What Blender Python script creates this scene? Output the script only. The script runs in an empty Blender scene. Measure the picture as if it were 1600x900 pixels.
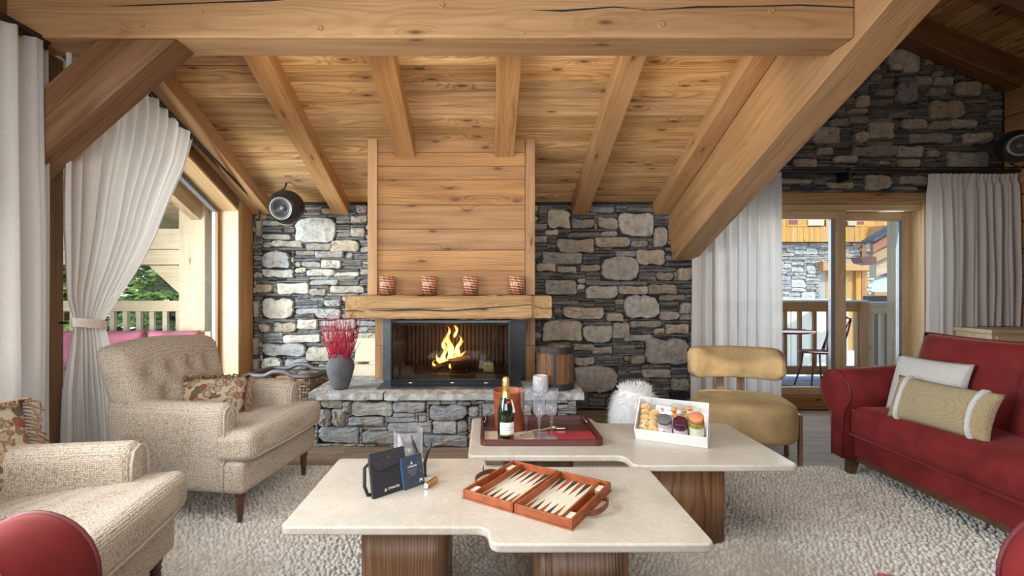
import bpy, bmesh, math, random
import numpy as np
from mathutils import Vector, Matrix, Euler, Quaternion, noise as mnoise

SC = bpy.context.scene
COL = SC.collection
R = math.radians
# ------------------------------------------------------------------ camera
F, CX, CY, H = 760.0, 762.0, 450.0, 1.25
cam_d = bpy.data.cameras.new('camera')
cam_d.sensor_width = 36.0
cam_d.lens = 36.0 * F / 1600.0
cam_d.shift_x = (800.0 - CX) / 1600.0
cam_d.shift_y = 0.0
cam_d.clip_start = 0.05
cam = bpy.data.objects.new('camera', cam_d)
cam.location = (0, 0, H)
cam.rotation_euler = (R(90), 0, 0)
COL.objects.link(cam)
SC.camera = cam
# ------------------------------------------------------------------ world, sun, daylight, exposure
SC.view_settings.view_transform = 'Standard'
SC.view_settings.look = 'None'
SC.view_settings.exposure = 0.0
SC.view_settings.gamma = 1.0
SC.view_settings.use_curve_mapping = False
SC.cycles.use_denoising = True
SC.cycles.max_bounces = 9
SC.cycles.diffuse_bounces = 5
SC.cycles.glossy_bounces = 3
SC.cycles.transmission_bounces = 8
SC.cycles.transparent_max_bounces = 16
SC.cycles.caustics_reflective = False
SC.cycles.caustics_refractive = False
SC.cycles.sample_clamp_indirect = 4.0
wd = bpy.data.worlds.new('sky')
SC.world = wd
wd.use_nodes = True
_n = wd.node_tree.nodes
_sky = _n.new('ShaderNodeTexSky')
_sky.sky_type = 'NISHITA'
_sky.sun_disc = False
_sky.sun_elevation = R(42)
_sky.sun_rotation = R(200)
_sky.altitude = 1800
_n['Background'].inputs[1].default_value = 0.60
wd.node_tree.links.new(_sky.outputs[0], _n['Background'].inputs[0])

def light(name, kind, loc, energy, color, target=None, **kw):
    d = bpy.data.lights.new(name, kind)
    d.energy = energy
    d.color = color
    for k, v in kw.items():
        setattr(d, k, v)
    o = bpy.data.objects.new(name, d)
    o.location = loc
    if target is not None:
        o.rotation_euler = (Vector(target) - Vector(loc)).to_track_quat('-Z', 'Y').to_euler()
    COL.objects.link(o)
    return o

light('sun', 'SUN', (0, -5, 20), 4.2, (1.0, 0.94, 0.84), target=(-3.0, 5.5, 9.5), angle=R(0.6))
# daylight of the glazed doors: left side near the camera, far left window, right door
light('daylight_left', 'AREA', (-2.12, 1.2, 1.35), 112, (0.90, 0.95, 1.0), target=(1.8, 1.9, 0.5), shape='RECTANGLE', size=2.0, size_y=2.0, spread=R(125))
light('rear_fill', 'AREA', (0.0, -1.75, 1.45), 66, (0.97, 0.98, 1.0), target=(-0.9, 3.6, 0.3), shape='RECTANGLE', size=3.4, size_y=1.8, spread=R(105))  # added fill from behind the camera; the wall there has no window
light('daylight_far_left', 'AREA', (-3.75, 3.15, 1.3), 78, (0.92, 0.96, 1.0), target=(-1.6, 4.85, 1.05), shape='RECTANGLE', size=1.3, size_y=1.7, spread=R(100))
light('daylight_door', 'AREA', (3.45, 5.4, 1.3), 30, (0.93, 0.97, 1.0), target=(3.0, 2.5, 0.7), shape='RECTANGLE', size=1.9, size_y=1.7)
light('side_fill', 'SPOT', (4.3, 2.4, 2.45), 22, (1.0, 0.86, 0.68), target=(4.0, 4.4, 3.75), spot_size=R(140), spot_blend=1.0, shadow_soft_size=0.1)  # added fill to lift the dark right-hand ceiling, no fitting stands there
# added unseen soft fill over the seating group, no fitting hangs there
light('seating_fill', 'AREA', (0.3, 1.25, 2.42), 40, (1.0, 0.96, 0.90), target=(0.3, 1.6, 0), shape='RECTANGLE', size=3.2, size_y=1.2)
# ceiling lamps standing on the tie beam, aimed up at the boards
for _x in (-1.2, -0.3, 0.6, 1.4):
    light('beam_lamp', 'SPOT', (_x, 2.80, 2.56), 12, (1.0, 0.86, 0.68), target=(_x, 4.3, 2.45), spot_size=R(150), spot_blend=1.0, shadow_soft_size=0.08)

# ------------------------------------------------------------------ object helpers
def link(o, parent=None):
    COL.objects.link(o)
    if parent is not None:
        o.parent = parent
    return o

def thing(name, label, cat, loc=(0, 0, 0), rotz=0.0, group=None, kind=None):
    o = bpy.data.objects.new(name, None)
    o.empty_display_size = 0.05
    COL.objects.link(o)
    o.location = loc
    o.rotation_euler = (0, 0, rotz)
    return tag(o, label, cat, group, kind)

def tag(o, label=None, cat=None, group=None, kind=None):
    if label: o['label'] = label
    if cat: o['category'] = cat
    if group: o['group'] = group
    if kind: o['kind'] = kind
    return o

def copy_tree(o, parent=None):
    c = o.copy()
    COL.objects.link(c)
    c.parent = parent
    for ch in list(o.children):
        copy_tree(ch, c)
    return c

class MB:
    """collects verts and faces; build() links them as one mesh object"""
    def __init__(s):
        s.v = []; s.f = []
    def add(s, vs, fs, M=None):
        b = len(s.v)
        if M is not None:
            vs = [tuple(M @ Vector(p)) for p in vs]
        s.v.extend(tuple(p) for p in vs)
        s.f.extend([tuple(i + b for i in f) for f in fs])
        return s
    def box(s, x0, x1, y0, y1, z0, z1, M=None):
        vs = [(x0,y0,z0),(x1,y0,z0),(x1,y1,z0),(x0,y1,z0),(x0,y0,z1),(x1,y0,z1),(x1,y1,z1),(x0,y1,z1)]
        return s.add(vs, [(0,3,2,1),(4,5,6,7),(0,1,5,4),(1,2,6,5),(2,3,7,6),(3,0,4,7)], M)
    def prism(s, poly, z0, z1, M=None):
        n = len(poly)
        vs = [(x, y, z0) for x, y in poly] + [(x, y, z1) for x, y in poly]
        fs = [tuple(reversed(range(n))), tuple(range(n, 2*n))]
        fs += [(i, (i+1) % n, n + (i+1) % n, n + i) for i in range(n)]
        return s.add(vs, fs, M)
    def tube(s, pts, r, n=8, closed=False, caps=True):
        pts = [Vector(p) for p in pts]
        m = len(pts)
        rr = r if isinstance(r, (list, tuple)) else [r] * m
        tang = []
        for i in range(m):
            a = pts[(i-1) % m] if (closed or i > 0) else pts[i]
            b = pts[(i+1) % m] if (closed or i < m-1) else pts[i]
            t = (b - a)
            tang.append(t.normalized() if t.length > 1e-9 else Vector((0, 0, 1)))
        u = tang[0].orthogonal().normalized()
        vs = []
        for i in range(m):
            t = tang[i]
            u = (u - t * u.dot(t))
            u = u.normalized() if u.length > 1e-6 else t.orthogonal().normalized()
            w = t.cross(u)
            for k in range(n):
                a = 2 * math.pi * k / n
                vs.append(tuple(pts[i] + (u * math.cos(a) + w * math.sin(a)) * rr[i]))
        fs = []
        for i in range(m if closed else m - 1):
            j = (i + 1) % m
            for k in range(n):
                k2 = (k + 1) % n
                fs.append((i*n + k, i*n + k2, j*n + k2, j*n + k))
        if caps and not closed:
            fs.append(tuple(reversed(range(n))))
            fs.append(tuple(range((m-1)*n, m*n)))
        return s.add(vs, fs)
    def lathe(s, prof, n=24, M=None):
        vs = []; fs = []; idx = []
        for r, z in prof:
            if r < 1e-6:
                idx.append([len(vs)]); vs.append((0, 0, z))
            else:
                idx.append(list(range(len(vs), len(vs) + n)))
                vs += [(r*math.cos(2*math.pi*k/n), r*math.sin(2*math.pi*k/n), z) for k in range(n)]
        for a, b in zip(idx[:-1], idx[1:]):
            for k in range(n):
                k2 = (k+1) % n
                if len(a) == 1 and len(b) == 1: continue
                if len(a) == 1: fs.append((a[0], b[k2], b[k]))
                elif len(b) == 1: fs.append((a[k], a[k2], b[0]))
                else: fs.append((a[k], a[k2], b[k2], b[k]))
        return s.add(vs, fs, M)
    def soft(s, sx, sy, sz, r, n=6, crown=(0, 0, 0), M=None, deform=None):
        h = (sx/2, sy/2, sz/2)
        r = min(r, min(h) * 0.98)
        ts = [math.tan(R(a)) for a in (45, 30, 15)]
        ax = []
        for k in range(3):
            fl = h[k] - r
            c = [-(fl + r*t) for t in ts]
            c += [-fl + 2*fl*i/n for i in range(n+1)] if fl > 1e-6 else [0.0]
            c += [fl + r*t for t in reversed(ts)]
            ax.append(c)
        key = {}; vs = []; fs = []
        def vid(p):
            kk = (round(p[0], 5), round(p[1], 5), round(p[2], 5))
            if kk in key: return key[kk]
            q = [max(-(h[i]-r), min(h[i]-r, p[i])) for i in range(3)]
            d = Vector((p[0]-q[0], p[1]-q[1], p[2]-q[2]))
            d = d.normalized() * r if d.length > 1e-9 else d
            w = [q[0]+d.x, q[1]+d.y, q[2]+d.z]
            o = list(w)
            for i in range(3):
                if crown[i]:
                    j, l = (i+1) % 3, (i+2) % 3
                    o[i] += crown[i] * (w[i]/h[i]) * max(0, 1-(w[j]/h[j])**2) * max(0, 1-(w[l]/h[l])**2)
            if deform: o = deform(*o)
            key[kk] = len(vs); vs.append(tuple(o))
            return key[kk]
        for k in range(3):
            a, b = (k+1) % 3, (k+2) % 3
            for sg in (-1, 1):
                for i in range(len(ax[a])-1):
                    for j in range(len(ax[b])-1):
                        q = []
                        for (ii, jj) in ((i, j), (i+1, j), (i+1, j+1), (i, j+1)):
                            p = [0, 0, 0]; p[k] = sg*h[k]; p[a] = ax[a][ii]; p[b] = ax[b][jj]
                            q.append(vid(p))
                        if len(set(q)) < 3: continue
                        fs.append(tuple(q if sg > 0 else reversed(q)))
        return s.add(vs, fs, M)
    def pillow(s, w, h, t, n=16, pinch=0.07, M=None, wob=0.0, seed=0):
        vs = []; fs = []
        def pt(i, j, sg):
            u = -1 + 2*i/n; v = -1 + 2*j/n
            f = (max(0, 1-u*u)*max(0, 1-v*v))**0.42
            if wob: f *= 1 + wob*mnoise.noise(Vector((u*1.7+seed, v*1.7, sg*3+seed)))
            return (w/2*u*(1-pinch*(1-v*v)), sg*t/2*f, h/2*v*(1-pinch*(1-u*u)))
        ids = {}
        for sg in (1, -1):
            for i in range(n+1):
                for j in range(n+1):
                    if sg == -1 and (i in (0, n) or j in (0, n)):
                        ids[(i, j, -1)] = ids[(i, j, 1)]; continue
                    ids[(i, j, sg)] = len(vs); vs.append(pt(i, j, sg))
            for i in range(n):
                for j in range(n):
                    q = [ids[(i, j, sg)], ids[(i+1, j, sg)], ids[(i+1, j+1, sg)], ids[(i, j+1, sg)]]
                    fs.append(tuple(q if sg < 0 else reversed(q)))
        return s.add(vs, fs, M)
    def build(s, name, mat, parent=None, smooth=False, bev=0.0, seg=2, sub=0, loc=None, M=None):
        me = bpy.data.meshes.new(name)
        me.from_pydata(s.v, [], s.f)
        if smooth:
            me.polygons.foreach_set('use_smooth', [True]*len(me.polygons))
        for m in (mat if isinstance(mat, (list, tuple)) else [mat]):
            me.materials.append(m)
        o = bpy.data.objects.new(name, me)
        link(o, parent)
        if loc is not None: o.location = loc
        if M is not None: o.matrix_local = M
        if bev:
            b = o.modifiers.new('bevel', 'BEVEL'); b.width = bev; b.segments = seg; b.limit_method = 'ANGLE'; b.angle_limit = R(40)
            me.polygons.foreach_set('use_smooth', [True]*len(me.polygons))
            b.harden_normals = True
        if sub:
            m = o.modifiers.new('subsurf', 'SUBSURF'); m.levels = sub; m.render_levels = sub
        return o

def frame(p0, p1, up=(0, 0, 1)):
    """matrix with local X from p0 to p1 and local Z near up, origin at the middle"""
    p0 = Vector(p0); p1 = Vector(p1)
    x = (p1 - p0).normalized(); u = Vector(up)
    y = u.cross(x).normalized(); z = x.cross(y)
    M = Matrix((x, y, z)).transposed().to_4x4()
    M.translation = (p0 + p1) / 2
    return M, (p1 - p0).length

def timber(name, p0, p1, w, h, mat, parent=None, up=(0, 0, 1), bev=0.006, ends=None):
    """beam or board: local X along its length, w across (local Y), h tall (local Z)"""
    M, L = frame(p0, p1, up)
    b = MB()
    if ends:   # shear of the end cuts (top offset at start, at end)
        e0, e1 = ends
        vs = [(-L/2,-w/2,-h/2),(L/2,-w/2,-h/2),(L/2,w/2,-h/2),(-L/2,w/2,-h/2),
              (-L/2+e0,-w/2,h/2),(L/2+e1,-w/2,h/2),(L/2+e1,w/2,h/2),(-L/2+e0,w/2,h/2)]
        b.add(vs, [(0,3,2,1),(4,5,6,7),(0,1,5,4),(1,2,6,5),(2,3,7,6),(3,0,4,7)])
    else:
        b.box(-L/2, L/2, -w/2, w/2, -h/2, h/2)
    return b.build(name, mat, parent, M=M, bev=bev, seg=1 if bev and bev < 0.004 else 2)

def bx(name, mat, parent, x0, x1, y0, y1, z0, z1, bev=0.0, axis='x'):
    """axis aligned box whose local X is along the given axis (for the wood grain)"""
    c = Vector(((x0+x1)/2, (y0+y1)/2, (z0+z1)/2))
    d = (x1-x0, y1-y0, z1-z0)
    if axis == 'x':
        return MB().box(-d[0]/2, d[0]/2, -d[1]/2, d[1]/2, -d[2]/2, d[2]/2).build(name, mat, parent, bev=bev, loc=c)
    if axis == 'y':
        M = Matrix.Translation(c) @ Matrix.Rotation(R(90), 4, 'Z')
        return MB().box(-d[1]/2, d[1]/2, -d[0]/2, d[0]/2, -d[2]/2, d[2]/2).build(name, mat, parent, bev=bev, M=M)
    M = Matrix.Translation(c) @ Matrix.Rotation(R(-90), 4, 'Y')
    return MB().box(-d[2]/2, d[2]/2, -d[1]/2, d[1]/2, -d[0]/2, d[0]/2).build(name, mat, parent, bev=bev, M=M)

def P(px, py, Y):
    return Vector(((px-CX)*Y/F, Y, H-(py-CY)*Y/F))

# ------------------------------------------------------------------ materials
class NT:
    def __init__(s, name):
        s.m = bpy.data.materials.new(name); s.m.use_nodes = True
        s.t = s.m.node_tree; s.n = s.t.nodes
        s.b = s.n['Principled BSDF']; s.out = s.n['Material Output']
    def node(s, typ, **kw):
        o = s.n.new(typ)
        for k, v in kw.items(): setattr(o, k, v)
        return o
    def ln(s, a, b): s.t.links.new(a, b)
    def set(s, node, **kw):
        for k, v in kw.items():
            i = node.inputs[k.replace('_', ' ')]
            if hasattr(v, 'is_output') or isinstance(v, bpy.types.NodeSocket): s.ln(v, i)
            else: i.default_value = v
    def math(s, op, a, b=None, c=None, clamp=False):
        o = s.node('ShaderNodeMath', operation=op); o.use_clamp = clamp
        for i, v in enumerate((a, b, c)):
            if v is None: continue
            if isinstance(v, bpy.types.NodeSocket): s.ln(v, o.inputs[i])
            else: o.inputs[i].default_value = v
        return o.outputs[0]
    def ramp(s, fac, stops):
        o = s.node('ShaderNodeValToRGB'); e = o.color_ramp.elements
        while len(e) > 1: e.remove(e[-1])
        e[0].position = stops[0][0]; e[0].color = (*stops[0][1], 1) if len(stops[0][1]) == 3 else stops[0][1]
        for p, c in stops[1:]:
            k = e.new(p); k.color = (*c, 1) if len(c) == 3 else c
        s.ln(fac, o.inputs[0]); return o.outputs[0]
    def mix(s, f, a, b, mode='MIX'):
        o = s.node('ShaderNodeMix', data_type='RGBA', blend_type=mode)
        for i, v in ((0, f), (6, a), (7, b)):
            if isinstance(v, bpy.types.NodeSocket): s.ln(v, o.inputs[i])
            else: o.inputs[i].default_value = v if i == 0 or len(v) == 4 else (*v, 1)
        return o.outputs[2]
    def noise(s, vec, scale, detail=3, rough=0.55, dist=0.0):
        o = s.node('ShaderNodeTexNoise'); o.inputs['Scale'].default_value = scale
        o.inputs['Detail'].default_value = detail; o.inputs['Roughness'].default_value = rough
        o.inputs['Distortion'].default_value = dist
        if vec is not None: s.ln(vec, o.inputs['Vector'])
        return o.outputs[0]
    def obj(s):
        return s.node('ShaderNodeTexCoord').outputs['Object']
    def mapping(s, vec, scale=(1, 1, 1), loc=(0, 0, 0), rot=(0, 0, 0)):
        o = s.node('ShaderNodeMapping'); o.inputs['Scale'].default_value = scale
        o.inputs['Location'].default_value = loc; o.inputs['Rotation'].default_value = rot
        s.ln(vec, o.inputs[0]); return o.outputs[0]
    def bump(s, height, strength=0.3, dist=0.01):
        o = s.node('ShaderNodeBump'); o.inputs['Strength'].default_value = strength
        o.inputs['Distance'].default_value = dist
        s.ln(height, o.inputs['Height']); s.ln(o.outputs[0], s.b.inputs['Normal']); return o

def plain(name, col, rough=0.5, metal=0.0, var=0.12, scale=30.0, bump=0.0, **kw):
    t = NT(name)
    n = t.noise(t.obj(), scale, 4)
    c = tuple(col)
    t.ln(t.ramp(n, [(0.3, tuple(x*(1-var) for x in c)), (0.7, tuple(min(1, x*(1+var)) for x in c))]), t.b.inputs['Base Color'])
    t.b.inputs['Roughness'].default_value = rough; t.b.inputs['Metallic'].default_value = metal
    for k, v in kw.items(): t.b.inputs[k.replace('_', ' ')].default_value = v
    if bump: t.bump(n, bump, 0.004)
    return t.m

def wood(name, dark, mid, light_, freq=230.0, rough=0.5, knot=0.75, var=0.22, fibre=0.25, bump=0.25, knot_col=None, contrast=0.34):
    """solid wood: growth rings about an off-centre pith along local X, warped by knots"""
    t = NT(name)
    rnd = t.node('ShaderNodeObjectInfo').outputs['Random']
    sep = t.node('ShaderNodeSeparateXYZ'); t.ln(t.obj(), sep.inputs[0])
    x, y, z = sep.outputs
    rx = t.math('MULTIPLY', rnd, 37.3)
    xs = t.math('ADD', x, rx)
    r2 = t.math('FRACT', t.math('MULTIPLY', rnd, 91.7))
    r3 = t.math('FRACT', t.math('MULTIPLY', rnd, 57.1))
    def comb(a, b, c):
        o = t.node('ShaderNodeCombineXYZ')
        for i, v in enumerate((a, b, c)):
            if isinstance(v, bpy.types.NodeSocket): t.ln(v, o.inputs[i])
            else: o.inputs[i].default_value = v
        return o.outputs[0]
    warp = t.noise(comb(t.math('MULTIPLY', xs, 1.1), t.math('MULTIPLY', y, 3.5), t.math('MULTIPLY', z, 3.5)), 1.0, 2, 0.5)
    vor = t.node('ShaderNodeTexVoronoi', voronoi_dimensions='2D'); vor.inputs['Scale'].default_value = 1.0
    t.ln(comb(t.math('MULTIPLY', xs, 2.0), t.math('ADD', t.math('MULTIPLY', t.math('ADD', y, z), 6.5), rx), 0.0), vor.inputs['Vector'])
    csep = t.node('ShaderNodeSeparateColor'); t.ln(vor.outputs['Color'], csep.inputs[0])
    on = t.math('GREATER_THAN', csep.outputs[0], 1-knot*0.5)
    kd = vor.outputs['Distance']
    kin = t.math('MULTIPLY', t.math('SUBTRACT', 1.0, t.math('MULTIPLY', kd, 2.2), clamp=True), on)
    kin = t.math('MULTIPLY', kin, kin)
    core = t.math('MULTIPLY', t.math('SUBTRACT', 1.0, t.math('MULTIPLY', kd, 11.0), clamp=True), on)
    dy = t.math('SUBTRACT', y, t.math('MULTIPLY', t.math('SUBTRACT', r2, 0.5), 0.16))
    dz = t.math('ADD', z, t.math('ADD', 0.04, t.math('MULTIPLY', r3, 0.14)))
    rr = t.math('SQRT', t.math('ADD', t.math('MULTIPLY', dy, dy), t.math('MULTIPLY', dz, dz)))
    rr = t.math('ADD', rr, t.math('MULTIPLY', warp, 0.10))
    rr = t.math('ADD', rr, t.math('MULTIPLY', kin, 0.05))
    band = t.math('ADD', t.math('MULTIPLY', t.math('SINE', t.math('MULTIPLY', rr, freq*2.3)), 0.5), 0.5)
    band = t.math('POWER', band, 2.6)
    bandm = t.noise(comb(t.math('MULTIPLY', xs, 1.6), t.math('MULTIPLY', y, 14.0), t.math('MULTIPLY', z, 14.0)), 1.0, 2, 0.5)
    bandm = t.math('MULTIPLY', t.math('SUBTRACT', bandm, 0.30), 2.2, clamp=True)
    band = t.math('MULTIPLY', band, bandm)
    fib = t.noise(comb(t.math('MULTIPLY', xs, 3.0), t.math('MULTIPLY', y, 130.0), t.math('MULTIPLY', z, 130.0)), 1.0, 2, 0.6)
    streak = t.noise(comb(t.math('MULTIPLY', xs, 1.3), t.math('MULTIPLY', y, 30.0), t.math('MULTIPLY', z, 30.0)), 1.0, 3, 0.6)
    blot = t.noise(comb(t.math('MULTIPLY', xs, 0.9), t.math('MULTIPLY', y, 9.0), t.math('MULTIPLY', z, 9.0)), 1.0, 3, 0.6)
    f = t.math('ADD', t.math('MULTIPLY', band, contrast), t.math('MULTIPLY', t.math('SUBTRACT', blot, .1), 0.55))
    f = t.math('ADD', f, t.math('MULTIPLY', t.math('SUBTRACT', streak, 0.45), .9))
    f = t.math('ADD', f, t.math('MULTIPLY', kin, .22))
    f = t.math('ADD', f, t.math('MULTIPLY', t.math('SUBTRACT', fib, 0.5), fibre*1.6), clamp=True)
    c = t.ramp(f, [(0.12, light_), (0.40, mid), (0.82, dark)])
    kc = knot_col or tuple(v*0.35 for v in dark)
    c = t.mix(t.math('MULTIPLY', t.math('POWER', core, 0.6), 0.9), c, kc)
    hsv = t.node('ShaderNodeHueSaturation')
    t.ln(t.math('ADD', 1-var/2, t.math('MULTIPLY', r3, var)), hsv.inputs['Value'])
    t.ln(t.math('ADD', 0.95, t.math('MULTIPLY', r2, 0.12)), hsv.inputs['Saturation'])
    t.ln(c, hsv.inputs['Color']); t.ln(hsv.outputs[0], t.b.inputs['Base Color'])
    t.b.inputs['Roughness'].default_value = rough
    t.b.inputs['Specular IOR Level'].default_value = 0.35
    t.bump(t.math('ADD', t.math('MULTIPLY', band, -0.5), t.math('MULTIPLY', fib, -0.6)), bump, 0.004)
    return t.m

W = {}
W['ceil'] = wood('ceiling_spruce', (.17, .078, .03), (.42, .245, .108), (.60, .39, .19), freq=210, rough=.55, knot=1.1, fibre=.22, var=.42, contrast=.42)
W['beam'] = wood('beam_spruce', (.27, .13, .052), (.39, .212, .092), (.48, .28, .13), freq=260, rough=.5, knot=.28, var=.12, fibre=.2)
W['purlin'] = wood('purlin_spruce', (.26, .135, .058), (.40, .232, .110), (.49, .30, .153), freq=240, rough=.5, knot=.25, var=.08, fibre=.22)
W['dark'] = wood('dark_beam', (.07, .031, .013), (.155, .074, .031), (.215, .112, .05), freq=200, rough=.5, knot=.4, var=.15)
W['hood'] = wood('hood_board', (.13, .052, .017), (.29, .142, .052), (.39, .212, .085), freq=170, rough=.5, knot=.9, var=.34)
W['oak'] = wood('window_oak', (.33, .205, .10), (.47, .32, .175), (.56, .41, .245), freq=330, rough=.5, knot=.15, var=.10, fibre=.15)
W['pale'] = wood('pale_larch', (.34, .235, .135), (.50, .375, .235), (.58, .455, .30), freq=260, rough=.55, knot=.4, var=.10, fibre=.12)
W['mantel'] = wood('old_mantel', (.16, .08, .034), (.33, .195, .092), (.45, .285, .145), freq=240, rough=.65, knot=.4, var=.1, fibre=.35, bump=.5)
W['walnut'] = wood('walnut_leg', (.055, .024, .011), (.155, .078, .038), (.235, .128, .068), freq=260, rough=.38, knot=.25, var=.15, fibre=.4, contrast=.5)
W['floor'] = wood('oak_floor', (.13, .09, .06), (.23, .165, .115), (.31, .235, .17), freq=260, rough=.55, knot=.4, var=.30, fibre=.3)
W['chairleg'] = wood('turned_leg', (.04, .018, .01), (.085, .04, .022), (.12, .06, .035), freq=400, rough=.3, knot=0, var=.05)
W['orange'] = wood('orange_larch', (.30, .13, .03), (.46, .235, .06), (.55, .31, .10), freq=200, rough=.6, knot=.4, var=.2)
W['rail'] = wood('rail_larch', (.27, .125, .05), (.41, .225, .10), (.49, .295, .15), freq=260, rough=.6, knot=.2, var=.1)
W['log'] = wood('fire_log', (.05, .03, .018), (.10, .06, .035), (.16, .10, .06), freq=150, rough=.9, knot=0, bump=.8)
W['barrel'] = wood('barrel_stave', (.05, .022, .010), (.125, .058, .026), (.20, .10, .048), freq=300, rough=.4, knot=.2, var=.25)

def stone_mat(name, dark=0.45):
    t = NT(name)
    at = t.node('ShaderNodeAttribute', attribute_name='tone')
    co = t.obj()
    n1 = t.noise(co, 14, 6, .65); n2 = t.noise(t.mapping(co, (1, 1, 3.5)), 38, 4, .7); n3 = t.noise(co, 5, 2)
    c = t.mix(t.ramp(n1, [(.34, (0, 0, 0)), (.56, (1, 1, 1))]), t.mix(.55, at.outputs['Color'], (.05, .05, .055)), at.outputs['Color'])
    c = t.mix(t.ramp(n2, [(.5, (0, 0, 0)), (.75, (.55, .55, .55))]), c, (.62, .60, .55))
    c = t.mix(t.ramp(n3, [(.52, (0, 0, 0)), (.7, (.5, .5, .5))]), c, (.36, .25, .15))
    t.ln(c, t.b.inputs['Base Color']); t.b.inputs['Roughness'].default_value = .85
    t.bump(t.math('ADD', n1, t.math('MULTIPLY', n2, .6)), .95, .028)
    return t.m
STONE = stone_mat('wall_stone')
MORTAR = plain('dark_joint', (.022, .021, .02), .95, var=.5, scale=40, bump=.6)

def tweed(name, c0, c1, c2, cell=150.0):
    t = NT(name)
    co = t.obj()
    v = t.node('ShaderNodeTexVoronoi'); v.inputs['Scale'].default_value = cell; v.inputs['Randomness'].default_value = .45
    t.ln(co, v.inputs['Vector'])
    n = t.noise(co, 9, 2); n2 = t.noise(co, 420, 2)
    c = t.ramp(v.outputs['Distance'], [(.15, c2), (.5, c1), (.78, c0)])
    cs = t.node('ShaderNodeSeparateColor'); t.ln(v.outputs['Color'], cs.inputs[0])
    c = t.mix(t.math('MULTIPLY', cs.outputs[0], .22), c, c0)
    c = t.mix(t.math('MULTIPLY', n2, .18), c, c0)
    t.ln(c, t.b.inputs['Base Color']); t.b.inputs['Roughness'].default_value = .95
    t.b.inputs['Sheen Weight'].default_value = .15
    t.b.inputs['Specular IOR Level'].default_value = .1
    t.bump(t.math('ADD', t.math('MULTIPLY', v.outputs['Distance'], -1), t.math('MULTIPLY', n2, .3)), .9, .006)
    return t.m
TWEED = tweed('beige_tweed', (.27, .20, .135), (.54, .46, .365), (.70, .625, .52), cell=125)

def velvet(name, c, sheen=.7):
    t = NT(name)
    co = t.obj()
    n = t.noise(co, 4.5, 3, .6); n2 = t.noise(co, 300, 2)
    t.ln(t.ramp(n, [(.3, tuple(v*.62 for v in c)), (.7, tuple(min(1, v*1.25) for v in c))]), t.b.inputs['Base Color'])
    t.b.inputs['Roughness'].default_value = .75; t.b.inputs['Specular IOR Level'].default_value = .15
    t.b.inputs['Sheen Weight'].default_value = sheen; t.b.inputs['Sheen Roughness'].default_value = .35
    t.b.inputs['Sheen Tint'].default_value = (min(1, c[0]*2.4), min(1, c[1]*2.4+.1), min(1, c[2]*2.4+.08), 1)
    t.bump(t.math('ADD', n, t.math('MULTIPLY', n2, .2)), .2, .01)
    return t.m
REDV = velvet('red_velvet', (.165, .018, .019), .5)
REDP = plain('dark_red_piping', (.10, .008, .012), .6)
TANV = velvet('tan_velvet', (.33, .225, .11), .3)

def cloth(name, c, trans=.45, cell=600):
    t = NT(name)
    co = t.obj()
    n = t.noise(t.mapping(co, (1, 1, .12)), 420, 2); n2 = t.noise(t.mapping(co, (.12, .12, 1)), 420, 2)
    col = t.ramp(t.math('ADD', t.math('MULTIPLY', n, .5), t.math('MULTIPLY', n2, .5)), [(.35, tuple(v*.86 for v in c)), (.65, c)])
    d = t.node('ShaderNodeBsdfDiffuse'); tr = t.node('ShaderNodeBsdfTranslucent'); m = t.node('ShaderNodeMixShader')
    t.ln(col, d.inputs[0]); t.ln(col, tr.inputs[0]); m.inputs[0].default_value = trans
    t.ln(d.outputs[0], m.inputs[1]); t.ln(tr.outputs[0], m.inputs[2])
    tp = t.node('ShaderNodeBsdfTransparent'); m2 = t.node('ShaderNodeMixShader'); m2.inputs[0].default_value = .06
    t.ln(m.outputs[0], m2.inputs[1]); t.ln(tp.outputs[0], m2.inputs[2])
    t.ln(m2.outputs[0], t.out.inputs[0])
    return t.m
LINEN = cloth('linen_curtain', (.74, .70, .66), .36)

def glass_thin(name='window_glass', tint=(.93, .96, .95), refl=.9):
    t = NT(name)
    tp = t.node('ShaderNodeBsdfTransparent'); tp.inputs[0].default_value = (*tint, 1)
    g = t.node('ShaderNodeBsdfGlossy'); g.inputs['Roughness'].default_value = .02
    lw = t.node('ShaderNodeLayerWeight'); lw.inputs[0].default_value = .5
    fr = t.math('ADD', .035, t.math('MULTIPLY', t.math('POWER', lw.outputs['Facing'], 5.0), .85))
    m = t.node('ShaderNodeMixShader'); t.ln(t.math('MULTIPLY', fr, refl, clamp=True), m.inputs[0])
    t.ln(tp.outputs[0], m.inputs[1]); t.ln(g.outputs[0], m.inputs[2]); t.ln(m.outputs[0], t.out.inputs[0])
    return t.m
PANE = glass_thin()
FIREGLASS = glass_thin('fire_glass', (.86, .84, .80), .8)
def glass_solid(name, col, rough=0.0):
    t = NT(name); t.b.inputs['Base Color'].default_value = (*col, 1); t.b.inputs['Roughness'].default_value = rough
    t.b.inputs['Transmission Weight'].default_value = 1.0; t.b.inputs['IOR'].default_value = 1.48
    return t.m
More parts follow.
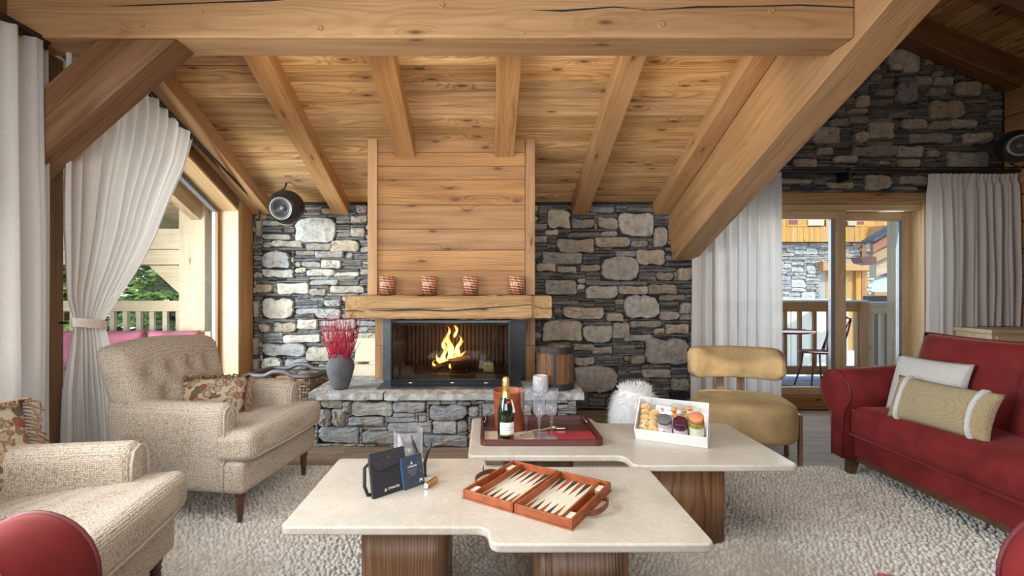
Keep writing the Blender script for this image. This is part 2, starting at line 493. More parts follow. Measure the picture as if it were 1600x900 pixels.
def crystal():
    t = NT('drinking_glass')
    tp = t.node('ShaderNodeBsdfTransparent'); tp.inputs[0].default_value = (.95, .96, .975, 1)
    g = t.node('ShaderNodeBsdfGlossy'); g.inputs['Roughness'].default_value = .05
    d = t.node('ShaderNodeBsdfDiffuse'); d.inputs[0].default_value = (.82, .84, .88, 1)  # white mixed in at the edges paints the bright outlines
    lw = t.node('ShaderNodeLayerWeight'); lw.inputs[0].default_value = .5
    e = t.node('ShaderNodeMixShader'); e.inputs[0].default_value = .5
    t.ln(g.outputs[0], e.inputs[1]); t.ln(d.outputs[0], e.inputs[2])
    m = t.node('ShaderNodeMixShader')
    t.ln(t.math('ADD', .06, t.math('MULTIPLY', t.math('POWER', lw.outputs['Facing'], 3.0), .62), clamp=True), m.inputs[0])
    t.ln(tp.outputs[0], m.inputs[1]); t.ln(e.outputs[0], m.inputs[2]); t.ln(m.outputs[0], t.out.inputs[0])
    return t.m
CRYSTAL = crystal()
BOTTLEG = plain('bottle_green', (.008, .014, .006), .06, var=.1, Coat_Weight=.6)

def marble():
    t = NT('cream_marble'); co = t.obj()
    n0 = t.noise(co, 3.0, 4, .6, .8); n1 = t.noise(co, 9, 6, .65, 1.6); n2 = t.noise(co, 60, 3)
    c = t.ramp(n0, [(.3, (.40, .355, .29)), (.55, (.48, .44, .37)), (.75, (.56, .52, .45))])
    vein = t.ramp(n1, [(.475, (0, 0, 0)), (.497, (.42, .42, .42)), (.52, (0, 0, 0))])
    c = t.mix(vein, c, (.70, .66, .59))
    c = t.mix(t.math('MULTIPLY', n2, .25), c, (.50, .43, .34))
    t.ln(c, t.b.inputs['Base Color']); t.b.inputs['Roughness'].default_value = .28
    t.b.inputs['Specular IOR Level'].default_value = .4
    return t.m
MARBLE = marble()
BLACK = plain('black_steel', (.018, .019, .021), .35, .6, var=.3)
IRON = plain('dark_iron', (.05, .045, .042), .55, .7, var=.4, scale=60, bump=.3)
STEEL = plain('grey_steel', (.13, .145, .16), .35, .85, var=.15)
CHROME = plain('chrome', (.75, .75, .76), .15, 1.0, var=.05)
WHITE = plain('white_card', (.86, .86, .85), .6, var=.03)
RUBBER = plain('black_plastic', (.012, .012, .013), .4, var=.3)
# ================================================================== STRUCTURE
YW = 4.97          # back wall
M_ = 0.400         # roof pitch
def zceil(Y): return 2.126 + M_*(YW - Y)
NRM = Vector((0, M_, 1)).normalized()
rng = random.Random(7)

# ---- floor of planks
floor = tag(MB().box(-2.62, 5.3, -2.1, 5.27, -0.10, -0.0205).build('floor', MORTAR), 'wide oak plank floor running towards the stone wall', 'floor', kind='structure')
y = 4.97; row = 0
while y > -0.2:
    w = 0.185
    x = -2.6 - rng.random()*1.2
    while x < 5.25:
        L = rng.uniform(1.3, 2.3)
        x0, x1 = max(x, -2.58), min(x+L, 5.27)
        if x1 - x0 > .05:
            bx('plank', W['floor'], floor, x0+.001, x1-.001, y-w+.0015, y-.0015, -0.02, 0.0)
        x += L
    y -= w
# ---- ceiling boards, main slope
ceil = tag(MB().add([(-2.62, YW+.3, zceil(YW+.3)+.045), (2.12, YW+.3, zceil(YW+.3)+.045), (2.12, 0, zceil(0)+.045), (-2.62, 0, zceil(0)+.045),
                     (-2.62, YW+.3, zceil(YW+.3)+.10), (2.12, YW+.3, zceil(YW+.3)+.10), (2.12, 0, zceil(0)+.10), (-2.62, 0, zceil(0)+.10)],
                    [(0,1,2,3),(7,6,5,4),(0,4,5,1),(1,5,6,2),(2,6,7,3),(3,7,4,0)]).build('ceiling', MORTAR),
           'sloping ceiling of knotty spruce boards above the fireplace', 'ceiling', kind='structure')
s = 0.0
wid = [.15, .17, .14, .18, .16]
i = 0
SL = math.sqrt(1+M_*M_)
while s < 4.97*SL:
    w = wid[i % 5]; i += 1
    yc = YW - (s + w/2)/SL
    z = zceil(yc)
    x = -2.6
    cuts = [-2.6] + sorted(rng.sample([-1.49, -.69, .14, .94, 1.77], 2)) + [2.1]
    for a, b in zip(cuts[:-1], cuts[1:]):
        o = timber('board', (a+.001, yc, z+.012), (b-.001, yc, z+.012), w-.004, .024, W['ceil'], ceil, up=NRM, bev=.003)
    s += w
# back slope behind the camera, only a closing plane
tag(MB().add([(-2.62,0,zceil(0)+.03),(5.4,0,zceil(0)+.03),(5.4,-2.2,zceil(0)-.7),(-2.62,-2.2,zceil(0)-.7),
              (-2.62,0,zceil(0)+.1),(5.4,0,zceil(0)+.1),(5.4,-2.2,zceil(0)-.6),(-2.62,-2.2,zceil(0)-.6)],
             [(0,1,2,3),(7,6,5,4),(0,4,5,1),(1,5,6,2),(2,6,7,3),(3,7,4,0)]).build('ceiling', W['ceil']), 'plain far slope of the timber ceiling behind the sofa', 'ceiling', kind='structure')
# ---- right hand ceiling
def zr(X): return 3.95 - .43*(X - 4.216)
ceil2 = tag(MB().add([(2.05,5.27,zr(2.05)+.045),(5.6,5.27,zr(5.6)+.045),(5.6,0,zr(5.6)+.045),(2.05,0,zr(2.05)+.045),
                      (2.05,5.27,zr(2.05)+.1),(5.6,5.27,zr(5.6)+.1),(5.6,0,zr(5.6)+.1),(2.05,0,zr(2.05)+.1)],
                     [(3,2,1,0),(4,5,6,7),(0,1,5,4),(1,2,6,5),(2,3,7,6),(3,0,4,7)]).build('ceiling', MORTAR),
            'dim side ceiling of spruce boards above the balcony door', 'ceiling', kind='structure')
n2 = Vector((.43, 0, 1)).normalized()
x = 2.06; i = 0
while x < 5.45:
    w = wid[i % 5]*1.0; i += 1
    xc = x + w/2
    cuts = [0.0, rng.uniform(1.5, 2.6), rng.uniform(3.1, 4.2), 4.97]
    for a, b in zip(cuts[:-1], cuts[1:]):
        timber('board', (xc, a+.001, zr(xc)+.012), (xc, b-.001, zr(xc)+.012), w/0.92-.005, .024, W['ceil'], ceil2, up=n2, bev=.003)
    x += w
# ---- closing walls
tag(MB().add([(2.04,4.97,2.0),(2.04,4.97,4.95),(2.04,0,4.95),(2.04,0,3.6),(2.1,4.97,2.0),(2.1,4.97,4.95),(2.1,0,4.95),(2.1,0,3.6)],
             [(0,1,2,3),(7,6,5,4),(0,4,5,1),(1,5,6,2),(2,6,7,3),(3,7,4,0)]).build('wall_upper', W['dark']), 'dark boarded upright between the two ceiling slopes', 'wall', kind='structure')
tag(MB().box(-2.62, 5.5, -2.3, -2.1, 0, 4.0).build('wall_front', plain('plaster', (.62, .56, .48), .8)), 'plain wall behind the red sofa facing the fireplace', 'wall', kind='structure')
wr = tag(MB().box(5.30, 5.5, -2.2, 5.3, 0, 4.2).build('wall_right', W['dark']), 'right wall of horizontal log boards', 'wall', kind='structure')
for k in range(14):
    z0 = .02 + k*.27
    if z0 + .27 < 3.5:
        bx('log_board', W['beam'], wr, 5.26, 5.31, -2.1, 4.96, z0, z0+.262, bev=.01, axis='y')

# ---- stone work
def hexish(rng, w, h, cut):
    """outline of one stone in a w x h rectangle: corners knocked off unevenly, edges wavering"""
    m = min(w, h)
    pts = []
    for sx, sy in ((-1,-1),(1,-1),(1,1),(-1,1)):
        c = m*rng.uniform(.04, cut) if rng.random() < .75 else m*rng.uniform(cut, cut*1.8)
        cx_, cy_ = sx*w/2, sy*h/2
        kx = min(.45*w, c*rng.uniform(.7, 2.2)); ky = min(.45*h, c*rng.uniform(.6, 1.2))
        pts += [(cx_ - sx*kx, cy_), (cx_, cy_ - sy*ky), (cx_-sx*kx*.28, cy_-sy*ky*.28)]
    k = 1 if w < 2.2*h else 2
    for sy in (-1, 1):
        for q in range(k):
            pts.append(((q+1)/(k+1)*w*.6-w*.3+rng.uniform(-.06, .06)*w, sy*h/2 + sy*rng.uniform(-.13, .05)*m))
    for sx in (-1, 1):
        pts.append((sx*w/2 + sx*rng.uniform(-.10, .03)*m, rng.uniform(-.12, .12)*h))
    pts.sort(key=lambda p: math.atan2(p[1]/h, p[0]/w))
    return pts

def stone_geo(rng, w, h, depth, cut=.35):
    out = hexish(rng, w, h, cut)
    n = len(out)
    m = min(w, h)
    f = 1 - min(.30, .022/m*2)
    fx = 1-min(.24, .016/w); fy = 1-min(.34, .014/h)
    vs = [(x, 0.03, z) for x, z in out]
    vs += [(x, -depth*.55 + rng.uniform(-.004, .004), z) for x, z in out]
    vs += [(x*fx, -depth*rng.uniform(.85, 1.1), z*fy) for x, z in out]
    vs += [(x*.5*fx + rng.uniform(-.03, .03)*w, -depth*rng.uniform(.9, 1.25), z*.5*fy + rng.uniform(-.03, .03)*h) for x, z in out]
    c = (rng.uniform(-.08, .08)*w, -depth*rng.uniform(.95, 1.2), rng.uniform(-.08, .08)*h)
    vs.append(c)
    fs = []
    for r in range(3):
        fs += [(r*n+i, r*n+(i+1) % n, (r+1)*n+(i+1) % n, (r+1)*n+i) for i in range(n)]
    fs += [(3*n+i, 3*n+(i+1) % n, 4*n) for i in range(n)]
    return vs, fs

BIGC = [(.68, .65, .57), (.62, .57, .48), (.56, .56, .53), (.44, .45, .46), (.60, .51, .39), (.50, .43, .34), (.50, .48, .44), (.36, .37, .38), (.70, .68, .63)]
THINC = [(.17, .18, .19), (.22, .23, .24), (.11, .115, .12), (.30, .30, .30), (.40, .39, .36), (.18, .175, .17), (.32, .29, .23), (.25, .27, .29), (.13, .13, .135)]

def set_tone(me, cols):
    a = me.color_attributes.new('tone', 'FLOAT_COLOR', 'POINT')
    a.data.foreach_set('color', np.asarray(cols, dtype=np.float32).ravel())

def emit_stones(stones, parent, plane_y, rng, limit=300, name='stone', mat=None, depth=.035, origin=(0, 0)):
    """stones: (u0,v0,u1,v1,colour,visible). The largest ones become single parts, the rest one part"""
    mat = mat or STONE
    order = sorted(range(len(stones)), key=lambda i: -((stones[i][2]-stones[i][0])*(stones[i][3]-stones[i][1]) if stones[i][5] else -1))
    rest_v, rest_f, rest_c = [], [], []
    for rank, i in enumerate(order):
        u0, v0, u1, v1, c, vis = stones[i]
        g = .0005 if (v1-v0) < .06 else .0022
        w, h = u1-u0-2*g, v1-v0-2*g
        if w < .01 or h < .006: continue
        d = depth*(rng.uniform(.95, 1.7) if h > .07 else rng.uniform(.30, 1.25))
        vs, fs = stone_geo(rng, w, h, d, .34 if h > .07 else .5)
        cu, cv = (u0+u1)/2, (v0+v1)/2
        k = rng.uniform(.85, 1.12)
        col = [min(1, c[0]*k), min(1, c[1]*k), min(1, c[2]*k), 1]
        if rank < limit and vis:
            me = bpy.data.meshes.new(name); me.from_pydata(vs, [], fs); me.materials.append(mat)
            set_tone(me, [col]*len(vs))
            o = bpy.data.objects.new(name, me); link(o, parent); o.location = (cu, plane_y, cv)
            o.rotation_euler = (rng.uniform(-.05, .05), rng.uniform(-.045, .045) if w < .25 else rng.uniform(-.02, .02), 0)
        else:
            base = len(rest_v)
            rt_ = rng.uniform(-.03, .03) if w < .3 else 0
            vs = [(x, y_, z + x*rt_) for x, y_, z in vs]
            rest_v += [(x+cu, y_+plane_y, z+cv) for x, y_, z in vs]
            rest_f += [tuple(q+base for q in f) for f in fs]
            rest_c += [col]*len(vs)
    if rest_v:
        me = bpy.data.meshes.new('thin_stones'); me.from_pydata(rest_v, [], rest_f); me.materials.append(mat)
        set_tone(me, rest_c)
        o = bpy.data.objects.new('thin_stones', me); link(o, parent); o['kind'] = 'stuff'

def pack(u0, u1, v0, v1, inside, big, rng, du=.03, dv=.0155, medium=0.15, thin=(1, 4), long_=(4, 14), medw=(4, 9), medh=(4, 7), colour=None, vis=None, gap=.12):
    NU, NV = int((u1-u0)/du), int((v1-v0)/dv)
    occ = np.zeros((NU, NV), bool)
    for a in range(NU):
        for b in range(NV):
            if not inside(u0+(a+.5)*du, v0+(b+.5)*dv): occ[a, b] = True
    out = []
    def put(a, b, w, h, c):
        occ[a:a+w, b:b+h] = True
        uu, vv = u0+a*du, v0+b*dv
        out.append((uu, vv, uu+w*du, vv+h*dv, c, vis(uu+w*du/2, vv+h*dv/2) if vis else True))
    for (a0, b0, a1, b1) in big:
        a, b = round((a0-u0)/du), round((b0-v0)/dv)
        w, h = max(1, round((a1-a0)/du)), max(1, round((b1-b0)/dv))
        if a < 0 or b < 0 or a+w > NU or b+h > NV: continue
        if occ[a:a+w, b:b+h].mean() > .12: continue
        put(a, b, w, h, colour(rng, 1) if colour else rng.choice(BIGC))
    # a few more large and medium ones at random
    tries = int(NU*NV*medium/20)
    for _ in range(tries):
        w, h = rng.randint(*medw), rng.randint(*medh)
        a, b = rng.randint(0, max(0, NU-w)), rng.randint(0, max(0, NV-h))
        if occ[a:a+w, b:b+h].any(): continue
        put(a, b, w, h, colour(rng, 1) if colour else rng.choice(BIGC))
    for b in range(NV):
        a = 0
        while a < NU:
            if occ[a, b]: a += 1; continue
            L = rng.randint(*long_); Hh = rng.choice([1, 1, 2, 2, 3, 4] if thin[1] > 3 else [1, 1, 2, 2, 3])
            e = a
            while e < NU and not occ[e, b] and e-a < L: e += 1
            nxt = 0
            while e+nxt < NU and not occ[e+nxt, b] and nxt < 3: nxt += 1
            if nxt < 3 and (e+nxt >= NU or occ[e+nxt, b]): e += nxt
            w = e-a
            if w <= 2: Hh = max(Hh, 2)
            h = 1
            while h < Hh and b+h < NV and not occ[a:e, b+h].any(): h += 1
            if h == 1 and rng.random() < gap: occ[a:a+w, b] = True; a = e; continue
            put(a, b, w, h, (colour(rng, 1) if h >= 4 else colour(rng, 0)) if colour else rng.choice(BIGC if h >= 4 else THINC))
            a = e
    return out

def wallrect(r): # photo rectangle on the back wall plane -> wall coordinates
    a, b, c, d = r
    k = YW/F
    return ((a-CX)*k, H-(d-CY)*k, (c-CX)*k, H-(b-CY)*k)

BIGL = [(459,339,522,380),(425,377,477,388),(477,380,517,392),(516,373,563,393),(410,392,456,421),(491,392,537,403),(533,389,574,418),
 (468,408,499,418),(500,407,533,421),(411,420,460,435),(478,419,522,431),(521,423,562,431),(482,436,526,446),(518,444,574,457),
 (433,441,484,460),(403,445,431,459),(484,451,512,462),(410,465,461,499),(508,467,537,480),(462,480,497,490),(493,482,536,499),
 (522,358,552,368),(550,355,574,370),(409,344,458,353),(409,366,457,376),(486,317,520,338),(557,319,574,334),(547,335,574,348),
 (430,503,466,520),(441,520,502,535),(409,535,480,557),(480,541,522,564),(398,528,408,556),(398,562,408,580),(400,345,408,370),(407,504,426,519),(556,520,589,536),(410,558,440,580),(445,560,480,576),
 (523,500,555,516),(466,500,500,516),(505,518,552,534),(398,470,409,496)]
BIGR = [(854,328,891,358),(891,342,929,358),(931,339,963,358),(964,333,1017,371),(1020,356,1042,388),(870,373,928,396),(928,371,984,387),
 (986,376,1013,387),(848,396,910,414),(940,400,998,439),(994,389,1042,416),(835,410,867,425),(870,415,903,426),(905,413,935,425),
 (1026,424,1055,439),(1056,418,1079,439),(850,437,902,461),(914,445,963,467),(966,445,1010,460),(1011,445,1056,461),(976,461,1030,499),
 (880,480,946,499),(947,490,976,504),(848,501,911,534),(982,499,1034,512),(1030,486,1064,500),(956,505,983,530),(912,506,956,535),
 (974,522,1020,533),(1008,528,1078,570),(926,542,957,553),(892,536,927,548),(897,557,930,572),(898,572,965,614),(984,556,1008,570),
 (1050,590,1078,610),(836,465,850,480),(1062,470,1079,490),(1040,505,1078,522),(1000,575,1046,590)]
BIGU = [(1386,79,1437,114),(1396,128,1434,164),(1429,118,1456,135),(1456,121,1489,135),(1487,128,1530,151),(1452,157,1506,187),(1538,157,1569,173),
 (1526,178,1567,206),(1354,191,1393,218),(1404,187,1444,204),(1268,199,1315,225),(1420,207,1491,224),(1326,230,1356,246),(1356,227,1400,247),
 (1401,227,1442,246),(1300,244,1337,255),(1401,250,1439,264),(1347,272,1390,298),(1362,139,1394,151),(1292,183,1322,198),(1322,183,1352,195),
 (1386,175,1420,185),(1484,187,1523,201),(1217,278,1266,288),(1478,238,1540,263),(1335,150,1360,168),(1240,250,1275,264),(1290,283,1330,295),(1402,276,1450,290),
 (1330,205,1352,224),(1500,210,1545,226),(1445,190,1480,204),(1270,232,1298,243)]
wb = MB()
wb.box(-2.62, 2.18, YW+.012, 5.27, -.1, 2.35)
wb.box(2.10, 5.5, YW+.012, 5.27, 2.22, 5.0)
wb.box(4.54, 5.5, YW+.012, 5.27, -.1, 2.23)
wall = tag(wb.build('wall_back', MORTAR), 'rough stone back wall of grey and tan blocks around the fireplace', 'wall', kind='structure')
def in_left(u, v):
    if u < -2.385 or v > 2.10: return False
    if u > 2.18: return False
    if -.93 < u < .33 and v > .40: return False
    if -1.3 < u < .70 and v < .40: return False
    return v > .02
def col_wall(r, big): 
    return r.choice(BIGC) if big else r.choice(THINC)
rs = random.Random(21)
st = pack(-2.39, 2.18, .02, 2.12, in_left, [wallrect(r) for r in BIGL+BIGR], rs, colour=col_wall, medium=.05,
          vis=lambda u, v: (u < -1.0 and v > .5) or (u > .4 and v > .12))
def in_up(u, v):
    if u > 5.26 or u < 2.10: return False
    if v > zr(u)-.05: return False
    return v > 2.215
st += pack(2.10, 5.26, 2.21, 4.6, in_up, [wallrect(r) for r in BIGU], rs, colour=col_wall, medium=.35, medw=(4, 8), medh=(3, 6), thin=(1, 3),
           vis=lambda u, v: u > 2.9 and u > 2.08+(v-1.48)*1.05)
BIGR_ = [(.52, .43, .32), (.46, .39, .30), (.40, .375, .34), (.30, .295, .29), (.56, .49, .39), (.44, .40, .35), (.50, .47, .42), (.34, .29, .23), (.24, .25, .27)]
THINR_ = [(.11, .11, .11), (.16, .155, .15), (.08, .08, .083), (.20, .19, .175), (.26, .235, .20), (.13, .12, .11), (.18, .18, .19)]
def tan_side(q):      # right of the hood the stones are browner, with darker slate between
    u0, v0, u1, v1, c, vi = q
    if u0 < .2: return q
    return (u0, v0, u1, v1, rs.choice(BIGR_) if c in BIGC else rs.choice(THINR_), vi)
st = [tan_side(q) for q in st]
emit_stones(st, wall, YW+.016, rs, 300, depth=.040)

# ---- big timbers
def rafter(x0, x1, yend, label):
    y1 = 1.0
    xc = (x0+x1)/2
    hz = .141
    z = lambda Y: zceil(Y) - hz/2 - .0
    o = timber('rafter', (xc, yend, z(yend)), (xc, y1, z(y1)), x1-x0, hz*.93, W['beam'], up=NRM, bev=.006, ends=(0, 0))
    return tag(o, label, 'rafter', 'rafters under the sloping ceiling', 'structure')
rafter(-2.39, -2.20, YW, 'leftmost rafter, along the window wall above the curtain rods')
rafter(-1.57, -1.41, YW, 'dark spruce rafter ending on the stone left of the hood')
rafter(-.771, -.605, 4.12, 'spruce rafter ending on the hood at its left side')
rafter(.06, .22, 4.12, 'spruce rafter ending on the hood near its right post')
rafter(.856, 1.02, YW, 'spruce rafter ending on the dark stone right of the hood')
rafter(1.69, 1.845, YW, 'spruce rafter lying against the heavy diagonal timber')
# heavy diagonal principal rafter
zp = lambda Y: 1.475 + .395*(YW - Y)
o = timber('principal_rafter', (1.965, YW, zp(YW)+.31), (1.965, .6, zp(.6)+.31), .23, .60*.93, W['purlin'], up=Vector((0, .395, 1)).normalized(), bev=.008, ends=(.62*.93*.395*.0, 0))
tag(o, 'heavy pale diagonal roof timber running down to the stone wall', 'beam', kind='structure')
# tie beam with pegs and a crack
tie = bx('tie_beam', W['purlin'], None, -2.62, 1.85, 2.45, 2.655, 2.512, 2.95, bev=.012)
tag(tie, 'massive pale spruce beam across the top of the room', 'beam', kind='structure')
lc = tie.location
for px, py, r in ((190, 43, .018), (315, 20, .012), (500, 45, .017), (223, 40, .012), (690, 8, .016), (1033, 38, .02), (1205, 17, .018), (30, 18, .012), (817, 52, .008)):
    p = P(px, py, 2.45)
    b = MB().lathe([(0, .002), (r*.8, .004), (r, .001), (r, -.01)], 14, Matrix.Rotation(R(90), 4, 'X'))
    b.build('peg', W['beam'], tie, smooth=False, loc=p - lc)
def crack(pts, parent, yoff, origin, name='crack'):
    b = MB()
    vs = []
    for i, (px, py, w) in enumerate(pts):
        p = P(px, py, yoff)
        vs += [(p.x, yoff-.001, p.z-w), (p.x, yoff-.001, p.z+w)]
    n = len(vs)
    vs += [(a, b_+.01, c) for a, b_, c in vs]
    fs = []
    for i in range(len(pts)-1):
        a = 2*i
        fs += [(a, a+2, a+3, a+1), (n+a+1, n+a+3, n+a+2, n+a), (a, n+a, n+a+2, a+2), (a+1, a+3, n+a+3, n+a+1)]
    b.add([Vector(v)-Vector(origin) for v in vs], fs)
    return b.build(name, MORTAR, parent)
crack([(165, 10, .0003), (230, 8, .004), (310, 5, .003), (420, 1, .005), (470, -3, .002)], tie, 2.45, lc)
crack([(1000, 17, .0005), (1090, 11, .005), (1180, 10, .003), (1250, 8, .004), (1334, 12, .003)], tie, 2.45, lc)
crack([(830, 16, .0005), (880, 17, .005), (960, 11, .003), (1010, 15, .0006)], tie, 2.45, lc)
# brace below the tie beam: two boards side by side, parallel to the room front
def brace_poly(a, b):   # a,b offsets along the width measured from the lower edge
    d = Vector((-.624, -.55)).normalized(); nrm = Vector((-.55*-1, -.624)).normalized()
    return d, nrm
br = thing('brace', 'dark stained diagonal brace of two boards under the big beam', 'beam', (0, 0, 0), kind='structure')
d2 = Vector((-.66, 0, -.583)).normalized()
def brace_piece(name, xa, xb, y0, y1, mat, low=(-2.40,)):
    # along the beam underside from xa to xb (xa > xb), cut vertically at the post
    X = -2.40
    za = 2.512 + (X-xa)*.883; zb = 2.512 + (X-xb)*.883
    c = Vector(((xa+xb)/2-.3, (y0+y1)/2, 2.25))
    ang = math.atan(.883)
    Mr = Matrix.Translation(c) @ Matrix.Rotation(-ang, 4, 'Y')
    inv = Mr.inverted()
    poly = [(xa, 2.512), (xb, 2.512), (X, zb), (X, za)]
    vs = [inv @ Vector((x, y0, z)) for x, z in poly] + [inv @ Vector((x, y1, z)) for x, z in poly]
    b = MB().add(vs, [(0,1,2,3),(7,6,5,4),(0,4,5,1),(1,5,6,2),(2,6,7,3),(3,7,4,0)])
    return b.build(name, mat, br, M=Mr, bev=.006)
brace_piece('board', -1.576, -1.795, 2.462, 2.62, W['dark'])
brace_piece('board', -1.80, -1.98, 2.468, 2.62, W['dark'])

# ---- left wall of posts and headers
wl = thing('wall_left', 'timber framed left wall with two tall windows', 'wall', kind='structure')
bx('post', W['dark'], wl, -2.60, -2.37, 2.47, 2.72, 0, 2.52, bev=.006, axis='z')
bx('post', W['beam'], wl, -2.585, -2.392, 4.70, 4.965, 0, 2.21, bev=.006, axis='z')
bx('jamb_lining', W['oak'], wl, -2.59, -2.396, 4.676, 4.70, 0, 2.0, bev=.002, axis='z')
timber('header', (-2.49, 4.70, 2.115), (-2.49, 2.72, 2.115+1.98*M_), .195, .21, W['dark'], wl, up=(0, M_, 1), bev=.004)
timber('head_lining', (-2.493, 4.70, 1.994), (-2.493, 2.72, 1.994+1.98*M_), .19, .024, W['oak'], wl, up=(0, M_, 1), bev=.002)
b = MB()
def yz_prism(poly, x0, x1):
    n = len(poly)
    vs = [(x0, a, c) for a, c in poly] + [(x1, a, c) for a, c in poly]
    return vs, [tuple(range(n)), tuple(reversed(range(n, 2*n)))] + [(i, n+i, n+(i+1) % n, (i+1) % n) for i in range(n)]
b.add(*yz_prism([(2.72, 2.52), (2.72, 3.06), (0, 4.15), (-2.1, 3.35), (-2.1, 2.52)], -2.6, -2.42))
b.add(*yz_prism([(4.99, 2.2), (4.99, 2.16), (2.72, 3.06), (2.72, 3.0), (4.70, 2.2)], -2.6, -2.42))
b.build('gable_boards', W['dark'], wl)
bx('post', W['dark'], wl, -2.60, -2.37, -2.1, 0.0, 0, 2.52, axis='z')
# window 1 (far left) : frame, pane
w1 = thing('window_1', 'tall left window with a sloping head looking onto trees', 'window', kind='structure')
bx('frame_stile', plain('grey_frame', (.19, .20, .21), .4, .3), w1, -2.625, -2.59, 4.63, 4.675, 0.05, 1.99)
bx('frame_stile', W['hood'], w1, -2.59, -2.575, 4.635, 4.675, 0.05, 1.99, axis='z')
bx('frame_stile', W['dark'], w1, -2.625, -2.575, 2.72, 2.77, 0.05, 2.72, axis='z')
timber('frame_head', (-2.60, 4.675, 1.975), (-2.60, 2.72, 1.975+1.955*M_), .045, .035, bpy.data.materials['grey_frame'], w1, up=(0, M_, 1), bev=.002)
bx('frame_sill', W['hood'], w1, -2.64, -2.55, 2.72, 4.675, 0.0, .06, axis='y')
MB().add(*yz_prism([(2.77, .06), (4.63, .06), (4.63, 1.96), (2.77, 2.70)], -2.612, -2.606)).build('pane', PANE, w1)
w2 = thing('window_2', 'left window behind the nearest linen curtain', 'window', kind='structure')
for (a, c) in ((2.42, 2.47), (1.2, 1.26), (0.0, .05)):
    bx('frame_stile', W['dark'], w2, -2.625, -2.575, a, c, 0.05, 2.5, axis='z')
bx('frame_head', W['dark'], w2, -2.625, -2.575, 0.0, 2.47, 2.46, 2.52, axis='y')
bx('frame_sill', W['dark'], w2, -2.64, -2.55, 0.0, 2.47, 0, .06, axis='y')
MB().box(-2.612, -2.606, .05, 1.2, .06, 2.46).build('pane', PANE, w2)
MB().box(-2.612, -2.606, 1.26, 2.42, .06, 2.46).build('pane', PANE, w2)
# upper timbers on the right
def slope_beam(yc, wy, hz, mat, label):
    zf = lambda X: zr(X) - hz/2 - .0
    o = timber('ceiling_beam', (2.1, yc, zf(2.1)), (5.5, yc, zf(5.5)), wy, hz*.92, mat, up=Vector((.43, 0, 1)), bev=.006)
    return tag(o, label, 'beam', kind='structure')
slope_beam(4.87, .18, .27, W['dark'], 'dark roof timber lying along the top of the upper stone wall')
slope_beam(4.02, .18, .24, W['dark'], 'dark roof timber in the upper right corner, nearer than the wall')

# ---- door 1 (sliding glass door to the balcony)
d1 = thing('door_1', 'oak framed sliding glass door onto the balcony', 'door', kind='structure')
OK = W['oak']
bx('lintel', W['mantel'], d1, 2.1, 4.58, 4.955, 5.27, 2.115, 2.225, bev=.01)
bx('jamb', OK, d1, 4.47, 4.56, 4.98, 5.27, 0, 2.115, bev=.004, axis='z')
bx('jamb', OK, d1, 2.16, 2.24, 4.98, 5.27, 0, 2.115, bev=.004, axis='z')
bx('head', OK, d1, 2.24, 4.47, 5.02, 5.24, 2.05, 2.115, bev=.004)
bx('threshold', W['hood'], d1, 2.2, 4.5, 5.0, 5.26, 0.0, .135, bev=.004)
# sliding leaf (left, in front)
lf = thing('leaf', None, None); lf.parent = d1
def rel(o): o.parent = lf; return o
rel(bx('stile', OK, None, 3.615, 3.72, 5.05, 5.10, .135, 2.05, bev=.004, axis='z'))
rel(bx('edge_strip', plain('alu_strip', (.26, .27, .29), .4, .5), None, 3.568, 3.612, 5.055, 5.095, .14, 2.03))
rel(bx('stile', OK, None, 2.26, 2.36, 5.05, 5.10, .135, 2.05, bev=.004, axis='z'))
rel(bx('rail', OK, None, 2.36, 3.615, 5.05, 5.10, 1.965, 2.05, bev=.004))
rel(bx('rail', OK, None, 2.36, 3.615, 5.05, 5.10, .136, .22, bev=.004))
rel(MB().box(2.36, 3.57, 5.07, 5.078, .22, 1.965).build('pane', PANE))
# fixed leaf (right)
bx('stile', OK, d1, 4.385, 4.47, 5.14, 5.19, .135, 2.05, bev=.004, axis='z')
bx('edge_strip', bpy.data.materials['alu_strip'], d1, 4.35, 4.383, 5.145, 5.185, .22, 1.96)
bx('stile', OK, d1, 3.66, 3.72, 5.14, 5.19, .135, 2.05, bev=.004, axis='z')
bx('rail', OK, d1, 3.72, 4.385, 5.14, 5.19, 1.96, 2.05, bev=.004)
bx('rail', OK, d1, 3.72, 4.385, 5.14, 5.19, .136, .22, bev=.004)
bx('track', BLACK, d1, 2.75, 3.2, 5.03, 5.05, 2.055, 2.07)
MB().box(3.72, 4.35, 5.16, 5.168, .22, 1.96).build('pane', PANE, d1)
# ================================================================== FIREPLACE
hearth = thing('stone_hearth', 'raised grey stone hearth with rough flagstone slabs below the fire', 'hearth', (0, 0, 0))
MB().box(-1.36, .71, 3.875, 4.95, 0, .385).build('core', MORTAR, hearth)
rh = random.Random(5)
HB = [(499,625,534,639),(549,627,615,651),(497,640,519,667),(520,640,541,667),(545,652,601,666),(497,668,563,695),(566,674,617,694),(536,628,548,645),
 (616,628,667,646),(669,632,730,656),(731,636,749,650),(603,652,651,661),(605,662,674,677),(675,658,713,678),(716,659,734,676),(580,677,618,695),(620,678,660,695),
 (661,681,730,698),(651,649,664,660),(735,655,762,672),(733,676,770,697),(752,632,790,652),(764,655,800,672),(793,632,830,650),(803,653,850,668),(772,675,815,697),
 (834,630,868,650),(870,628,904,655),(853,656,903,675),(817,672,850,697),(852,678,904,697),(542,640,549,650),(544,667,565,673)]
hb = []
k = 3.846/F
for a, b_, c, d in HB:
    hb.append(((a-CX)*k, H-(d-CY)*k, (c-CX)*k, H-(b_-CY)*k))
HC = [(.40, .42, .44), (.48, .49, .48), (.52, .52, .49), (.36, .39, .42), (.46, .44, .38), (.42, .44, .45)]
